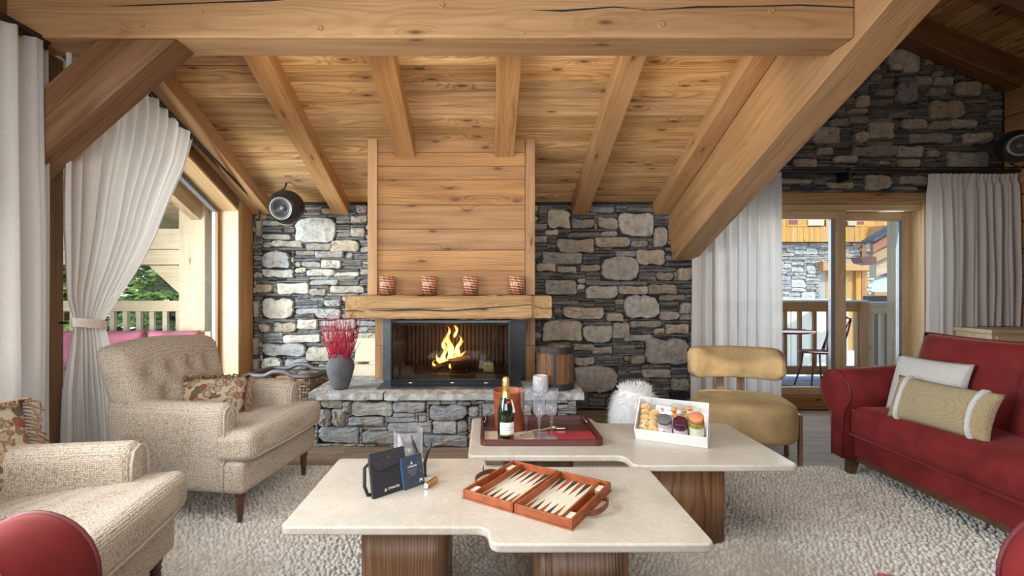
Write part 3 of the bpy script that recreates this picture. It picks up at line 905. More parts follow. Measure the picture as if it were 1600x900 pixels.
sth = pack(-1.365, .72, .0, .385, lambda u, v: True, hb, rh, du=.022, dv=.0155, medium=.4, medw=(4, 8), medh=(3, 6), thin=(1, 3), long_=(2, 6), colour=lambda r, big: r.choice(HC))
emit_stones(sth, hearth, 3.87, rh, 200, depth=.04)
def slab(x0, x1, y0, y1, z0, z1, seed):
    r_ = random.Random(seed)
    nx, ny = max(4, int((x1-x0)/.05)), 10
    vs = []; fs = []
    for zz in (0, 1):
        for j in range(ny+1):
            for i in range(nx+1):
                x = x0+(x1-x0)*i/nx; y_ = y0+(y1-y0)*j/ny
                if j == 0: y_ += r_.uniform(-.014, .012)
                if i in (0, nx): x += r_.uniform(-.006, .006)
                z = (z1 + r_.uniform(-.003, .003)) if zz else z0
                if zz and j == 0: z -= r_.uniform(.003, .012); y_ += .006
                vs.append((x, y_, z))
    A = (nx+1)*(ny+1)
    for j in range(ny):
        for i in range(nx):
            a = j*(nx+1)+i
            fs.append((A+a, A+a+1, A+a+nx+2, A+a+nx+1)); fs.append((a+nx+1, a+nx+2, a+1, a))
    rim = [i for i in range(nx+1)] + [(j)*(nx+1)+nx for j in range(1, ny+1)] + [ny*(nx+1)+i for i in range(nx-1, -1, -1)] + [j*(nx+1) for j in range(ny-1, 0, -1)]
    for a, b_ in zip(rim, rim[1:]+rim[:1]): fs.append((a, b_, A+b_, A+a))
    o = MB().add(vs, fs).build('slab', STONE, hearth)
    set_tone(o.data, [(.56, .555, .53, 1)]*len(vs))
    return o
slab(-1.40, -.82, 3.80, 4.94, .375, .43, 1)
slab(-.815, .08, 3.79, 4.94, .375, .43, 2)
slab(.085, .76, 3.80, 4.94, .375, .43, 3)

# lower wooden surround and steel back panel (recess below the hood)
sur = thing('fireplace_surround', 'timber uprights and dark steel panel framing the firebox recess', 'surround', (0, 0, .43))
for xa, xb in ((-1.02, -.93), (.335, .43)):
    for q in range(2):
        bx('upright', W['hood'], sur, xa, xb, 4.40, 4.94, .002+q*.30, .30+q*.262, bev=.003, axis='z')
bx('steel_panel', STEEL, sur, -.93, -.80, 4.30, 4.34, .002, .562, bev=.002)
bx('steel_panel', BLACK, sur, .19, .335, 4.30, 4.34, .002, .562, bev=.002)  # same steel as the left strip, its shade put in as black
bx('steel_panel', BLACK, sur, -.80, .19, 4.30, 4.34, .545, .562)
bx('base_plate', STEEL, sur, -.90, .29, 3.93, 4.62, .002, .010, bev=.002)
# firebox insert
fb = thing('firebox', 'black steel framed firebox with glass front and burning fire', 'fireplace', (-.307, 4.05, .441))
WX = .502; FH = .545
b = MB()
b.box(-WX, WX, .0, .05, 0, .045); b.box(-WX, WX, 0, .05, FH-.03, FH); b.box(-WX, -WX+.014, 0, .05, .045, FH-.03); b.box(WX-.022, WX, 0, .05, .045, FH-.03)
b.build('front_frame', BLACK, fb, bev=.003)
b = MB(); b.box(-WX+.01, WX-.01, .05, .60, .0, .05); b.box(-WX+.01, WX-.01, .05, .60, FH-.05, FH-.005); b.box(-WX+.004, -WX+.03, .05, .60, .05, FH-.05); b.box(WX-.03, WX-.004, .05, .60, .05, FH-.05)
b.box(-WX, WX, .57, .60, .0, FH)
b.build('casing', IRON, fb)
CASTM = plain('cast_iron', (.050, .034, .026), .5, .3, var=.4, scale=25)
for q in range(24):
    x = -WX+.05 + q*(2*WX-.10)/24
    MB().box(x+.003, x+.036, .545, .572, .05, FH-.05).build('back_rib', CASTM, fb, bev=.006)
for sx in (-1, 1):
    for q in range(4):
        yy = .12+q*.11
        bx('side_plate', CASTM, fb, sx*(WX-.036)-.006, sx*(WX-.036)+.006, yy, yy+.10, .055, FH-.055, bev=.004)
bx('hearth_bed', CASTM, fb, -WX+.03, WX-.03, .08, .55, .05, .075)
MB().box(-WX+.016, WX-.022, .016, .022, .045, FH-.03).build('glass_front', FIREGLASS, fb)
MB().box(-WX+.016, WX-.022, .024, .028, .045, .20).build('glass_screen', FIREGLASS, fb)
bx('air_slot', STEEL, fb, -WX+.06, WX-.03, -.002, .002, FH-.020, FH-.016)
for q in (-.33, .02, .30):
    MB().tube([(q-.02, -.006, .02), (q+.02, -.006, .02)], .006, 8).build('latch', CHROME, fb, smooth=True)
gr = MB()
for q in range(5): gr.tube([(-.15+q*.07, .14, .09), (-.15+q*.07, .42, .09)], .006, 6)
gr.tube([(-.17, .13, .09), (.15, .13, .09)], .007, 6); gr.tube([(-.17, .40, .09), (.15, .40, .09)], .007, 6)
for q in (-.14, .12): gr.tube([(q, .14, .05), (q, .14, .11)], .007, 6); gr.tube([(q, .40, .05), (q, .40, .09)], .007, 6)
gr.build('grate', IRON, fb, smooth=True)
# logs (each one lies on the grate: things of their own)
def log(name, label, p0, p1, r, seed):
    M, L = frame(p0, p1)
    r_ = random.Random(seed)
    n = 14; vs = []; fs = []
    rad = [r*(1+r_.uniform(-.10, .10)) for _ in range(n)]
    m = 5
    for i in range(m+1):
        for k2 in range(n):
            a = 2*math.pi*k2/n
            q = rad[k2]*(1+r_.uniform(-.04, .04))
            vs.append((-L/2+L*i/m, q*math.cos(a), q*math.sin(a)))
    for i in range(m):
        for k2 in range(n):
            fs.append((i*n+k2, i*n+(k2+1) % n, (i+1)*n+(k2+1) % n, (i+1)*n+k2))
    fs += [tuple(reversed(range(n))), tuple(range(m*n, m*n+n))]
    o = MB().add(vs, fs).build(name, W['log'], None, M=M)
    return tag(o, label, 'log')
fx, fy, fz = -.307, 4.05, .441
log('fire_log', 'thick dark half log at the right of the flames', (fx-.02, fy+.22, fz+.135), (fx+.14, fy+.30, fz+.165), .055, 1)
log('fire_log', 'charred log lying behind the flames on the grate', (fx-.16, fy+.34, fz+.125), (fx+.10, fy+.36, fz+.125), .03, 2)
log('fire_log', 'thin burning stick at the left foot of the flames', (fx-.16, fy+.18, fz+.115), (fx+.0, fy+.26, fz+.15), .014, 3)
log('fire_log', 'pale sticks leaning into the flames', (fx-.19, fy+.26, fz+.11), (fx-.02, fy+.20, fz+.17), .010, 4)
bx('firelighter_block', plain('pale_block', (.42, .38, .20), .7), None, fx+.27, fx+.36, fy+.20, fy+.30, fz+.0755, fz+.145, bev=.006)
tag(bpy.data.objects['firelighter_block'], 'small pale block at the right inside the firebox', 'block')
# flames: real emissive tongues
def flame_mat():
    t = NT('flame'); co = t.node('ShaderNodeTexCoord').outputs['Generated']
    sp = t.node('ShaderNodeSeparateXYZ'); t.ln(co, sp.inputs[0])
    n = t.noise(t.mapping(t.obj(), (14, 14, 7)), 1.0, 2)
    f = t.math('ADD', sp.outputs[2], t.math('MULTIPLY', t.math('SUBTRACT', n, .5), .5), clamp=True)
    c = t.ramp(f, [(.0, (1.0, .42, .08)), (.35, (1.0, .62, .2)), (.7, (1.0, .36, .04)), (1.0, (.9, .14, .01))])
    lw = t.node('ShaderNodeLayerWeight'); lw.inputs[0].default_value = .35
    e = t.node('ShaderNodeEmission'); t.ln(c, e.inputs[0])
    t.ln(t.ramp(f, [(0, (5, 5, 5)), (.5, (8, 8, 8)), (1, (2, 2, 2))]), e.inputs[1])
    e.inputs[1].default_value = 6
    tp = t.node('ShaderNodeBsdfTransparent'); m = t.node('ShaderNodeMixShader')
    t.ln(t.math('POWER', lw.outputs['Facing'], .8), m.inputs[0]); t.ln(e.outputs[0], m.inputs[1]); t.ln(tp.outputs[0], m.inputs[2])
    t.ln(m.outputs[0], t.out.inputs[0]); return t.m
FLM = flame_mat()
fire = thing('fire', 'tall yellow flames burning on the logs in the firebox', 'fire', (fx-.02, fy+.28, fz+.13))
def tongue(x, y_, z, h, r, lean, seed, curl=.03):
    r_ = random.Random(seed); pts = []; rad = []
    n = 14
    for i in range(n+1):
        t_ = i/n
        pts.append((x + lean*t_ + curl*math.sin(t_*5+seed)*t_, y_ + .015*math.sin(t_*6+seed*2), z + h*t_))
        rad.append(max(.0015, r*(math.sin(math.pi*min(1, (t_*.85+.15)))**.8)*(1-t_*.35)*(1+.22*math.sin(t_*13+seed))))
    MB().tube(pts, rad, 10).build('flame', FLM, fire, smooth=True)
for i, a in enumerate([(-.02, .0, .0, .27, .035, .03), (.045, .02, .02, .19, .028, .045), (-.06, -.01, -.02, .20, .026, -.01), (.0, -.03, -.03, .15, .03, .05), (-.10, .02, -.02, .11, .02, -.01),
                       (.08, -.02, 0, .13, .02, .03), (-.03, .03, .17, .17, .018, -.01), (.03, .01, .24, .13, .014, .02), (-.14, -.03, -.03, .07, .012, .0), (-.045, .0, .10, .17, .02, -.025), (.05, 0, .12, .14, .014, .03)]):
    tongue(*a, seed=i*1.7+.4)
light('fire_glow', 'POINT', (fx-.02, fy+.24, fz+.30), 6, (1.0, .45, .14), shadow_soft_size=.08)

# mantel beam
mt = thing('mantel_beam', 'old hewn oak mantel beam over the firebox', 'mantel', (-.32, 3.93, .998))
def rough_beam(name, x0, x1, y0, y1, z0, z1, seed, par):
    r_ = random.Random(seed)
    c = Vector(((x0+x1)/2, (y0+y1)/2, (z0+z1)/2))
    nx = max(3, int((x1-x0)/.05))
    sec = [(1, -.86), (1, -.3), (1, .3), (1, .86), (.88, 1), (.3, 1), (-.3, 1), (-.88, 1), (-1, .86), (-1, .3), (-1, -.3), (-1, -.86), (-.88, -1), (-.3, -1), (.3, -1), (.88, -1)]
    ring = len(sec)
    vs = []; fs = []
    hy, hz = (y1-y0)/2, (z1-z0)/2
    for i in range(nx+1):
        x = -(x1-x0)/2 + (x1-x0)*i/nx
        e = .965 if i in (0, nx) else 1
        jy, jz = r_.uniform(-.001, .001), r_.uniform(-.0025, .0025)
        for sy_, sz_ in sec:
            vs.append((x, sy_*hy*e + jy + r_.uniform(-.0014, .0014), sz_*hz*e + jz + r_.uniform(-.003, .003)))
    for i in range(nx):
        for k2 in range(ring):
            fs.append((i*ring+k2, i*ring+(k2+1) % ring, (i+1)*ring+(k2+1) % ring, (i+1)*ring+k2))
    fs += [tuple(reversed(range(ring))), tuple(range(nx*ring, nx*ring+ring))]
    return MB().add(vs, fs).build(name, W['mantel'], par, smooth=False, loc=c)
rough_beam('front_log', -.675, .675, 0, .20, .0, .19, 3, mt)
def arm(x0, x1, seed):   # end logs running back to the wall
    o = rough_beam('end_log', -.5, .5, -.09, .09, -.09, .095, seed, mt)
    o.scale = (.98, (x1-x0)/.18, 1)
    o.rotation_euler = (0, 0, R(90)); o.location = ((x0+x1)/2, .025+.50, .095)
arm(-.845, -.672, 11); arm(.672, .845, 12)
o_ = (-.32, 3.93, .998)
crack([(575, 484, .001), (610, 486, .003), (650, 484, .005), (700, 486, .003), (735, 483, .005), (790, 479, .003), (830, 476, .001)], mt, 3.923, o_)
crack([(580, 482, .0005), (625, 483, .003), (690, 481, .001)], mt, 3.923, o_)
crack([(537, 486, .003), (552, 485, .003), (570, 487, .001)], mt, 3.948, o_)
crack([(836, 479, .002), (850, 482, .002), (863, 481, .002)], mt, 3.948, o_)

# hood
hood = thing('chimney_hood', 'tall boarded spruce chimney hood above the mantel', 'chimney hood', (-.305, 4.07, 1.19))
MB().add([(-.67, .03, .001), (.67, .03, .001), (.67, .86, .001), (-.67, .86, .001), (-.67, .03, 1.27), (.67, .03, 1.27), (.67, .86, .95), (-.67, .86, .95)],
         [(3,2,1,0),(4,5,6,7),(0,1,5,4),(1,2,6,5),(2,3,7,6),(3,0,4,7)]).build('carcass', W['hood'], hood)
ys = [462, 423, 391, 358, 320, 281, 260, 238, 214]
for a, b_ in zip(ys[:-1], ys[1:]):
    z0 = 1.25-(a-450)*4.07/F-1.19; z1 = 1.25-(b_-450)*4.07/F-1.19
    bx('hood_board', W['hood'], hood, -.615, .618, 0, .028, max(.001, z0)+.001, z1-.001, bev=.003)
bx('corner_post', W['dark'] if False else W['beam'], hood, -.695, -.615, -.02, .10, .001, 1.305, bev=.005, axis='z')
bx('corner_post', W['hood'], hood, .62, .70, -.02, .10, .001, 1.305, bev=.005, axis='z')

# votive glasses on the mantel
def votive_mat():
    t = NT('striped_glass'); co = t.obj(); sp = t.node('ShaderNodeSeparateXYZ'); t.ln(co, sp.inputs[0])
    ang = t.math('ARCTAN2', sp.outputs[1], sp.outputs[0])
    f = t.math('SINE', t.math('ADD', t.math('MULTIPLY', ang, 2.0), t.math('MULTIPLY', sp.outputs[2], 300)))
    g = t.math('SINE', t.math('ADD', t.math('MULTIPLY', ang, 5.0), t.math('MULTIPLY', sp.outputs[2], 30)))
    c = t.ramp(t.math('ADD', t.math('MULTIPLY', g, .5), .5), [(.2, (.50, .12, .02)), (.6, (.85, .30, .04)), (.9, (.30, .05, .03))])
    c = t.mix(t.math('GREATER_THAN', f, .72), c, (.80, .77, .78))
    t.ln(c, t.b.inputs['Base Color']); t.b.inputs['Roughness'].default_value = .08
    t.b.inputs['Transmission Weight'].default_value = .35; t.b.inputs['Coat Weight'].default_value = .5
    return t.m
VM = votive_mat()
vl = ['amber striped glass at the left end of the mantel', 'amber striped glass on the mantel, second from the left', 'amber striped glass on the mantel, third from the left', 'amber striped glass at the right end of the mantel']
v0 = None
for i, px in enumerate((605, 670.5, 735, 807)):
    if v0 is None:
        v0 = thing('votive_glass', vl[0], 'candle glass', group='striped glasses on the mantel')
        MB().lathe([(0, .004), (.060, .004), (.063, .0), (.064, .15), (.060, .15), (.058, .012), (0, .012)], 28).build('bowl', VM, v0, smooth=True)
        MB().lathe([(0, .013), (.03, .013), (.03, .05), (0, .052)], 16).build('candle', plain('wax', (.75, .70, .6), .6), v0, smooth=True)
        c = v0
    else:
        c = copy_tree(v0); c['label'] = vl[i]
    p = P(px, 461, 4.0); c.location = (p.x, 4.0, 1.193)

# vase with red twigs
va = thing('clay_vase', 'matte grey clay vase standing on the left end of the hearth', 'vase', (-1.20, 3.96, .431))
MB().lathe([(0, 0), (.055, 0), (.070, .02), (.095, .10), (.112, .165), (.112, .195), (.095, .235), (.068, .258), (.058, .268), (.066, .285), (.060, .287), (.05, .268), (.05, .22), (.09, .16), (.05, .03), (0, .02)], 32).build('body', plain('grey_clay', (.10, .10, .105), .8, var=.2, scale=18, bump=.2), va, smooth=True)
tw = thing('twig_bunch', 'bunch of crimson dried twigs standing in the grey vase', 'dried twigs', (-1.20, 3.96, .47))
TWM = plain('crimson_twig', (.40, .006, .04), .6, var=.3)
rt = random.Random(4)
for i in range(115):
    a = rt.uniform(0, 2*math.pi); sp = rt.random()**.6
    x1, y1 = math.cos(a)*.19*sp, math.sin(a)*.10*sp
    h = rt.uniform(.34, .62)*(1-.1*sp)
    bnd = rt.uniform(-.02, .02)
    pts = []
    for q in range(6):
        t_ = q/5
        pts.append((math.cos(a)*.018*(1-t_)+x1*t_**1.1+bnd*math.sin(t_*7+i), math.sin(a)*.018*(1-t_)+y1*t_+bnd*math.cos(t_*6+i)*.6, .0+h*t_))
    b = MB().tube(pts, [.0045*(1-.65*q/5) for q in range(6)], 5)
    if i % 2 == 0:
        p = Vector(pts[3]); b.tube([p, p+Vector((rt.uniform(-.03, .03), rt.uniform(-.02, .02), rt.uniform(.06, .12)))], [.002, .0008], 4)
    b.build('twig', TWM, tw, smooth=True)

# barrel shaped log bin with iron hoops on the hearth
bl = thing('stave_bin', 'brown wooden bin with dark iron hoops on the right end of the hearth', 'bin', (.56, 4.02, .431))
nst = 18
for i in range(nst):
    a0, a1 = 2*math.pi*i/nst+.006, 2*math.pi*(i+1)/nst-.006
    r0, r1 = .137, .149
    vs = [(-.165 if z == 0 else .165, r*math.cos(a), r*math.sin(a)) for z in (0, 1) for r, a in ((r0, a0), (r1, a0), (r1, a1), (r0, a1))]
    o = MB().add(vs, [(0,1,2,3),(7,6,5,4),(0,4,5,1),(1,5,6,2),(2,6,7,3),(3,7,4,0)]).build('stave', W['barrel'], bl)
    o.rotation_euler = (0, R(-90), 0); o.location = (0, 0, .168)
for z0, z1 in ((.0, .05), (.29, .345)):
    MB().lathe([(.147, z0), (.153, z0), (.153, z1), (.147, z1), (.147, z0)], 36).build('hoop', IRON, bl, smooth=False)
for a in (-1.75, 1.4, -.35, 2.9):
    MB().box(.148, .156, -.012, .012, .04, .30, Matrix.Rotation(a, 4, 'Z')).build('strap', IRON, bl)
MB().lathe([(0, .01), (.139, .01), (.139, .03), (0, .03)], 24).build('bottom', W['barrel'], bl)

# white glass candle jar on the hearth edge
cj = thing('candle_jar', 'faceted white candle jar on the hearth behind the flutes', 'candle', (.42, 3.86, .431))
n = 16
MB().lathe([(0, 0), (.05, 0), (.062, .015), (.062, .10), (.058, .125), (.05, .125), (.05, .11), (0, .108)], 16).build('jar', plain('milk_glass', (.78, .78, .77), .25, Transmission_Weight=.3), cj)
MB().lathe([(0, .109), (.05, .111), (0, .112)], 16).build('wax', plain('white_wax', (.8, .78, .74), .5), cj)

# pale box to the left of the firebox
pb = thing('storage_box', 'cream wooden box standing open behind the vase', 'box', (-1.16, 4.72, .431))
CRM = plain('cream_board', (.66, .57, .42), .6, var=.06)
bx('tray', CRM, pb, -.14, .135, -.20, .02, 0, .105, bev=.004)
bx('panel', CRM, pb, -.14, .135, .03, .05, 0, .33, bev=.003)
MB().lathe([(0, .1065), (.055, .1065), (.055, .112), (0, .112)], 20, Matrix.Translation((-.02, -.09, 0))).build('lid', RUBBER, pb, smooth=True)
bx('block', WHITE, pb, .05, .12, -.15, -.08, .106, .125, bev=.004)
# wall socket
sk = thing('wall_socket', 'black double power socket low on the stone wall', 'socket', (1.94, 4.93, .155))
bx('plate', RUBBER, sk, -.095, .095, -.012, .03, -.04, .04, bev=.004)
for q in (-.045, .045):
    MB().lathe([(.026, 0), (.03, 0), (.03, .006), (.026, .006), (.026, 0)], 18, Matrix.Translation((q, -.013, 0)) @ Matrix.Rotation(R(90), 4, 'X')).build('outlet', plain('socket_grey', (.06, .06, .062), .4), sk)

# loudspeakers
def speaker(name, label, loc, face, r, bracket):
    s_ = thing(name, label, 'speaker', loc)
    q = Vector(face).normalized().to_track_quat('Z', 'Y').to_matrix().to_4x4()
    pr = [(0, -r)]
    for i in range(1, 15):
        a = math.pi*i/18
        pr.append((r*math.sin(a), -r*math.cos(a)))
    zc = -r*math.cos(math.pi*14/18)
    rc = r*math.sin(math.pi*14/18)
    pr += [(rc*.98, zc), (rc*.9, zc-.01)]
    MB().lathe(pr, 32, q).build('shell', RUBBER, s_, smooth=True)
    MB().lathe([(rc*.99, zc-.004), (rc*1.0, zc+.006), (rc*.92, zc+.008), (rc*.90, zc-.006)], 32, q).build('trim_ring', plain('speaker_ring', (.30, .30, .28), .35, .6), s_, smooth=True)
    MB().lathe([(rc*.92, zc), (rc*.80, zc+.003), (rc*.72, zc-.004), (rc*.3, zc-.045), (0, zc-.045)], 32, q).build('cone', plain('speaker_cone', (.06, .062, .066), .3, .2), s_, smooth=True)
    MB().lathe([(rc*.3, zc-.044), (rc*.27, zc-.026), (0, zc-.018)], 20, q).build('dust_cap', plain('dust_cap', (.11, .115, .12), .2, .3), s_, smooth=True)
    b = MB().tube(bracket, .010, 8); b.build('bracket', IRON, s_, smooth=True)
    return s_
sp1 = P(448, 324, 4.62)
speaker('round_speaker', 'round black loudspeaker hanging left of the hood over the stone', sp1, (-.02, -.9, -.22), .163,
        [(0, 0, .235), (-.02, .0, .18), (-.13, .0, .12), (-.172, 0, 0)])
sp2 = P(1588, 229, 4.60)
speaker('round_speaker', 'round black loudspeaker at the right edge on the log wall', sp2, (-.55, -.9, -.15), .152, [(.05, .0, -.20), (.0, .05, -.15), (.12, .1, -.10), (.24, .1, -.08)])
# ================================================================== SOFT FURNISHINGS
RUGZ = 0.022
# ---- rug of felted wool loops
rug = thing('wool_rug', 'large cream rug of chunky felted wool loops under the tables', 'rug', (0, 0, 0))
def rug_loops(x0, x1, y0, y1):
    rg = np.random.default_rng(3)
    dx, dy = .0250, .0212
    nx, ny = int((x1-x0)/dx), int((y1-y0)/dy)
    gx, gy = np.meshgrid(np.arange(nx), np.arange(ny), indexing='ij')
    cx_ = x0 + (gx + .5*(gy % 2))*dx + rg.uniform(-.009, .009, gx.shape)
    cy_ = y0 + gy*dy + rg.uniform(-.0075, .0075, gx.shape)
    cx_, cy_ = cx_.ravel(), cy_.ravel(); n = len(cx_)
    # elongated dome, 6 rim + 6 shoulder + 1 top
    a = np.arange(6)*math.pi/3
    ux = np.concatenate([np.cos(a)*1.0, np.cos(a+.5)*.72, [0.]]); uy = np.concatenate([np.sin(a)*1.0, np.sin(a+.5)*.72, [0.]])
    uz = np.concatenate([np.zeros(6), np.full(6, .70), [1.0]])
    ang = rg.normal(.45, .8, n); L = rg.uniform(.0135, .0170, n); Wd = rg.uniform(.0095, .0122, n); Hh = rg.uniform(.012, .021, n)
    ca, sa = np.cos(ang), np.sin(ang)
    X = cx_[:, None] + ca[:, None]*ux*L[:, None] - sa[:, None]*uy*Wd[:, None]
    Y = cy_[:, None] + sa[:, None]*ux*L[:, None] + ca[:, None]*uy*Wd[:, None]
    Z = .006 + uz[None, :]*Hh[:, None]
    V = np.stack([X, Y, Z], -1).reshape(-1, 3)
    q = [(i, (i+1) % 6, 6+(i+1) % 6) for i in range(6)] + [(i, 6+(i+1) % 6, 6+i) for i in range(6)] + [(6+i, 6+(i+1) % 6, 12) for i in range(6)]
    Fc = (np.array(q)[None] + (np.arange(n)*13)[:, None, None]).reshape(-1, 3)
    me = bpy.data.meshes.new('wool_loops')
    me.vertices.add(len(V)); me.vertices.foreach_set('co', V.ravel().astype(np.float32))
    me.loops.add(Fc.size); me.loops.foreach_set('vertex_index', Fc.ravel().astype(np.int32))
    me.polygons.add(len(Fc)); me.polygons.foreach_set('loop_start', np.arange(0, Fc.size, 3, dtype=np.int32))
    me.update(); me.validate()
    me.polygons.foreach_set('use_smooth', np.ones(len(Fc), bool))
    tone = rg.uniform(.80, 1.08, n)
    col = np.repeat(np.stack([tone*.75, tone*.73, tone*.675, np.ones(n)], -1), 13, 0)
    at = me.color_attributes.new('tone', 'FLOAT_COLOR', 'POINT'); at.data.foreach_set('color', col.astype(np.float32).ravel())
    t = NT('rug_wool'); a_ = t.node('ShaderNodeAttribute', attribute_name='tone')
    t.ln(t.mix(t.math('MULTIPLY', t.noise(t.obj(), 260, 2), .35), a_.outputs['Color'], (.30, .26, .21)), t.b.inputs['Base Color'])
    t.b.inputs['Roughness'].default_value = .95; t.b.inputs['Specular IOR Level'].default_value = .1; t.b.inputs['Sheen Weight'].default_value = .2
    me.materials.append(t.m)
    o = bpy.data.objects.new('wool_loops', me); link(o, rug); o['kind'] = 'stuff'
    return o
RX0, RX1, RY0, RY1 = -2.05, 2.95, 0.9, 3.40
MB().box(RX0, RX1, RY0, RY1, 0.001, .010).build('backing', plain('rug_backing', (.54, .50, .44), .95), rug)
rug_loops(RX0, RX1, RY0, RY1)

# ---- armchairs
def welt(pts, r, mat, parent, closed=False, name='piping'):
    return MB().tube(pts, r, 6, closed=closed).build(name, mat, parent, smooth=True)
WELT = tweed('tweed_piping', (.42, .34, .25), (.62, .54, .44), (.74, .67, .57), cell=220)
def make_armchair(label):
    t = thing('tweed_armchair', label, 'armchair', group=None)
    MB().soft(.74, .76, .17, .03, 5, (0, 0, 0), Matrix.Translation((.03, 0, .245))).build('base', TWEED, t, smooth=True)
    def tdef(x, y, z):     # T-cushion: narrow between the arms, wide at the front
        k = min(1, max(0, (x+.02)/.05)); k = k*k*(3-2*k)
        f = .705 + .295*k
        return [x, y*f, z + .07*(x-.25)]
    cu = MB().soft(.70, .77, .155, .045, 12, (.012, 0, .012), Matrix.Translation((.10, 0, .405)), tdef).build('seat_cushion', TWEED, t, smooth=True)
    for zz in (.455, .352):
        pts = [(.12, -.365, zz)] + [(.405, -.368, zz)] + [(.438, -.345, zz), (.449, -.2, zz), (.453, 0, zz), (.449, .2, zz), (.438, .345, zz), (.405, .368, zz), (.12, .365, zz)]
        welt(pts, .007, WELT, cu)
    for sy in (-1, 1):
        def adef(x, y, z, sy=sy):
            if z > 0: z += .02*max(0, -x)*1.2 + .012*max(0, 1-(abs(y)/.065)**2)
            return [x, y+sy*.012*max(0, z), z]
        a = MB().soft(.70, .125, .45, .045, 8, (.006, .006, 0), Matrix.Translation((-.06, sy*.318, .385)), adef).build('arm', TWEED, t, smooth=True)
        welt([(.29, sy*.375, .18), (.291, sy*.378, .55), (.288, sy*.365, .592), (.285, sy*.33, .604), (.288, sy*.285, .59), (.291, sy*.265, .55), (.29, sy*.262, .45)], .006, WELT, a)
    btn = [(y_, z) for z, ys_ in ((.13, (-.22, -.07, .08, .22)), (.01, (-.15, .0, .15)), (-.10, (-.22, -.07, .08, .22))) for y_ in ys_]
    def bdef(x, y, z):
        d = 0
        if x > 0:
            for by, bz in btn:
                d += .042*math.exp(-((y-by)**2+(z-bz)**2)/.0020)
            # folds between neighbouring buttons
            d += .006*(math.cos((y+z*.6)*42)*.5+.5)*math.exp(-((z-.01)/.16)**2)
        x -= d
        if z > 0: z += .035*(1-(y/.37)**2)
        return [x - .30*(z+.3), y*(1+.05*(z/.3)), z]
    bk = MB().soft(.19, .74, .60, .06, 20, (.035, 0, 0), Matrix.Translation((-.23, 0, .60)), bdef).build('backrest', TWEED, t, smooth=True)
    for by, bz in btn:
        x = .095+.035*max(0, 1-(by/.37)**2)*max(0, 1-(bz/.3)**2)-.034
        p = (-.23+x-.30*(bz+.3), by*(1+.05*bz/.3), .60+bz+(.035*(1-(by/.37)**2) if bz > 0 else 0))
        MB().lathe([(0, .006), (.009, .004), (.012, 0), (0, -.004)], 10, Matrix.Translation(p) @ Matrix.Rotation(R(73), 4, 'Y')).build('button', TWEED, bk, smooth=True)
    lp = [(0, 0), (.012, 0), (.014, .02), (.017, .05), (.021, .085), (.018, .095), (.024, .108), (.019, .118), (.026, .135), (.026, .165), (0, .165)]
    for x, y_ in ((.345, -.325), (.345, .325), (-.30, -.31), (-.30, .31)):
        MB().lathe(lp, 14, Matrix.Translation((x, y_, 0))).build('leg', W['chairleg'], t, smooth=True)
    return t
ac = make_armchair('beige tweed armchair with buttoned back beside the tied curtain')
ac.location = (-1.60, 2.93, RUGZ-.002); ac.rotation_euler = (0, 0, R(-8))
ac2 = copy_tree(ac); ac2['label'] = 'beige tweed armchair in the lower left corner, nearest the red sofa arm'
ac2.location = (-1.625, 1.575, RUGZ-.002); ac2.rotation_euler = (0, 0, R(8))
# floral cushions
def floral():
    t = NT('floral_tapestry'); co = t.obj()
    v = t.node('ShaderNodeTexVoronoi'); v.inputs['Scale'].default_value = 22; v.inputs['Randomness'].default_value = .9
    wv = t.mix(.05, co, (0, 0, 0)); nn = t.node('ShaderNodeTexNoise'); nn.inputs['Scale'].default_value = 30
    t.ln(co, nn.inputs['Vector'])
    add = t.node('ShaderNodeVectorMath', operation='MULTIPLY_ADD'); t.ln(nn.outputs['Color'], add.inputs[0]); add.inputs[1].default_value = (.05, .05, .05); t.ln(co, add.inputs[2])
    t.ln(add.outputs[0], v.inputs['Vector'])
    cs = t.node('ShaderNodeSeparateColor'); t.ln(v.outputs['Color'], cs.inputs[0])
    petal = t.math('MULTIPLY', t.math('SINE', t.math('MULTIPLY', v.outputs['Distance'], 17)), .5)
    kind = t.ramp(cs.outputs[0], [(0, (.42, .34, .22)), (.34, (.28, .075, .04)), (.56, (.36, .16, .09)), (.72, (.10, .11, .06)), (.86, (.40, .33, .22))])
    kind.node.color_ramp.interpolation = 'CONSTANT'
    c = t.mix(t.math('ADD', petal, .35, clamp=True), kind, (.16, .08, .05))
    c = t.mix(t.math('GREATER_THAN', v.outputs['Distance'], .58), c, (.46, .39, .27))
    t.ln(c, t.b.inputs['Base Color']); t.b.inputs['Roughness'].default_value = .9
    t.bump(t.noise(co, 300, 2), .5, .003); return t.m
FLOR = floral(); FRNG = plain('cushion_fringe', (.27, .15, .08), .9, var=.4, scale=80)
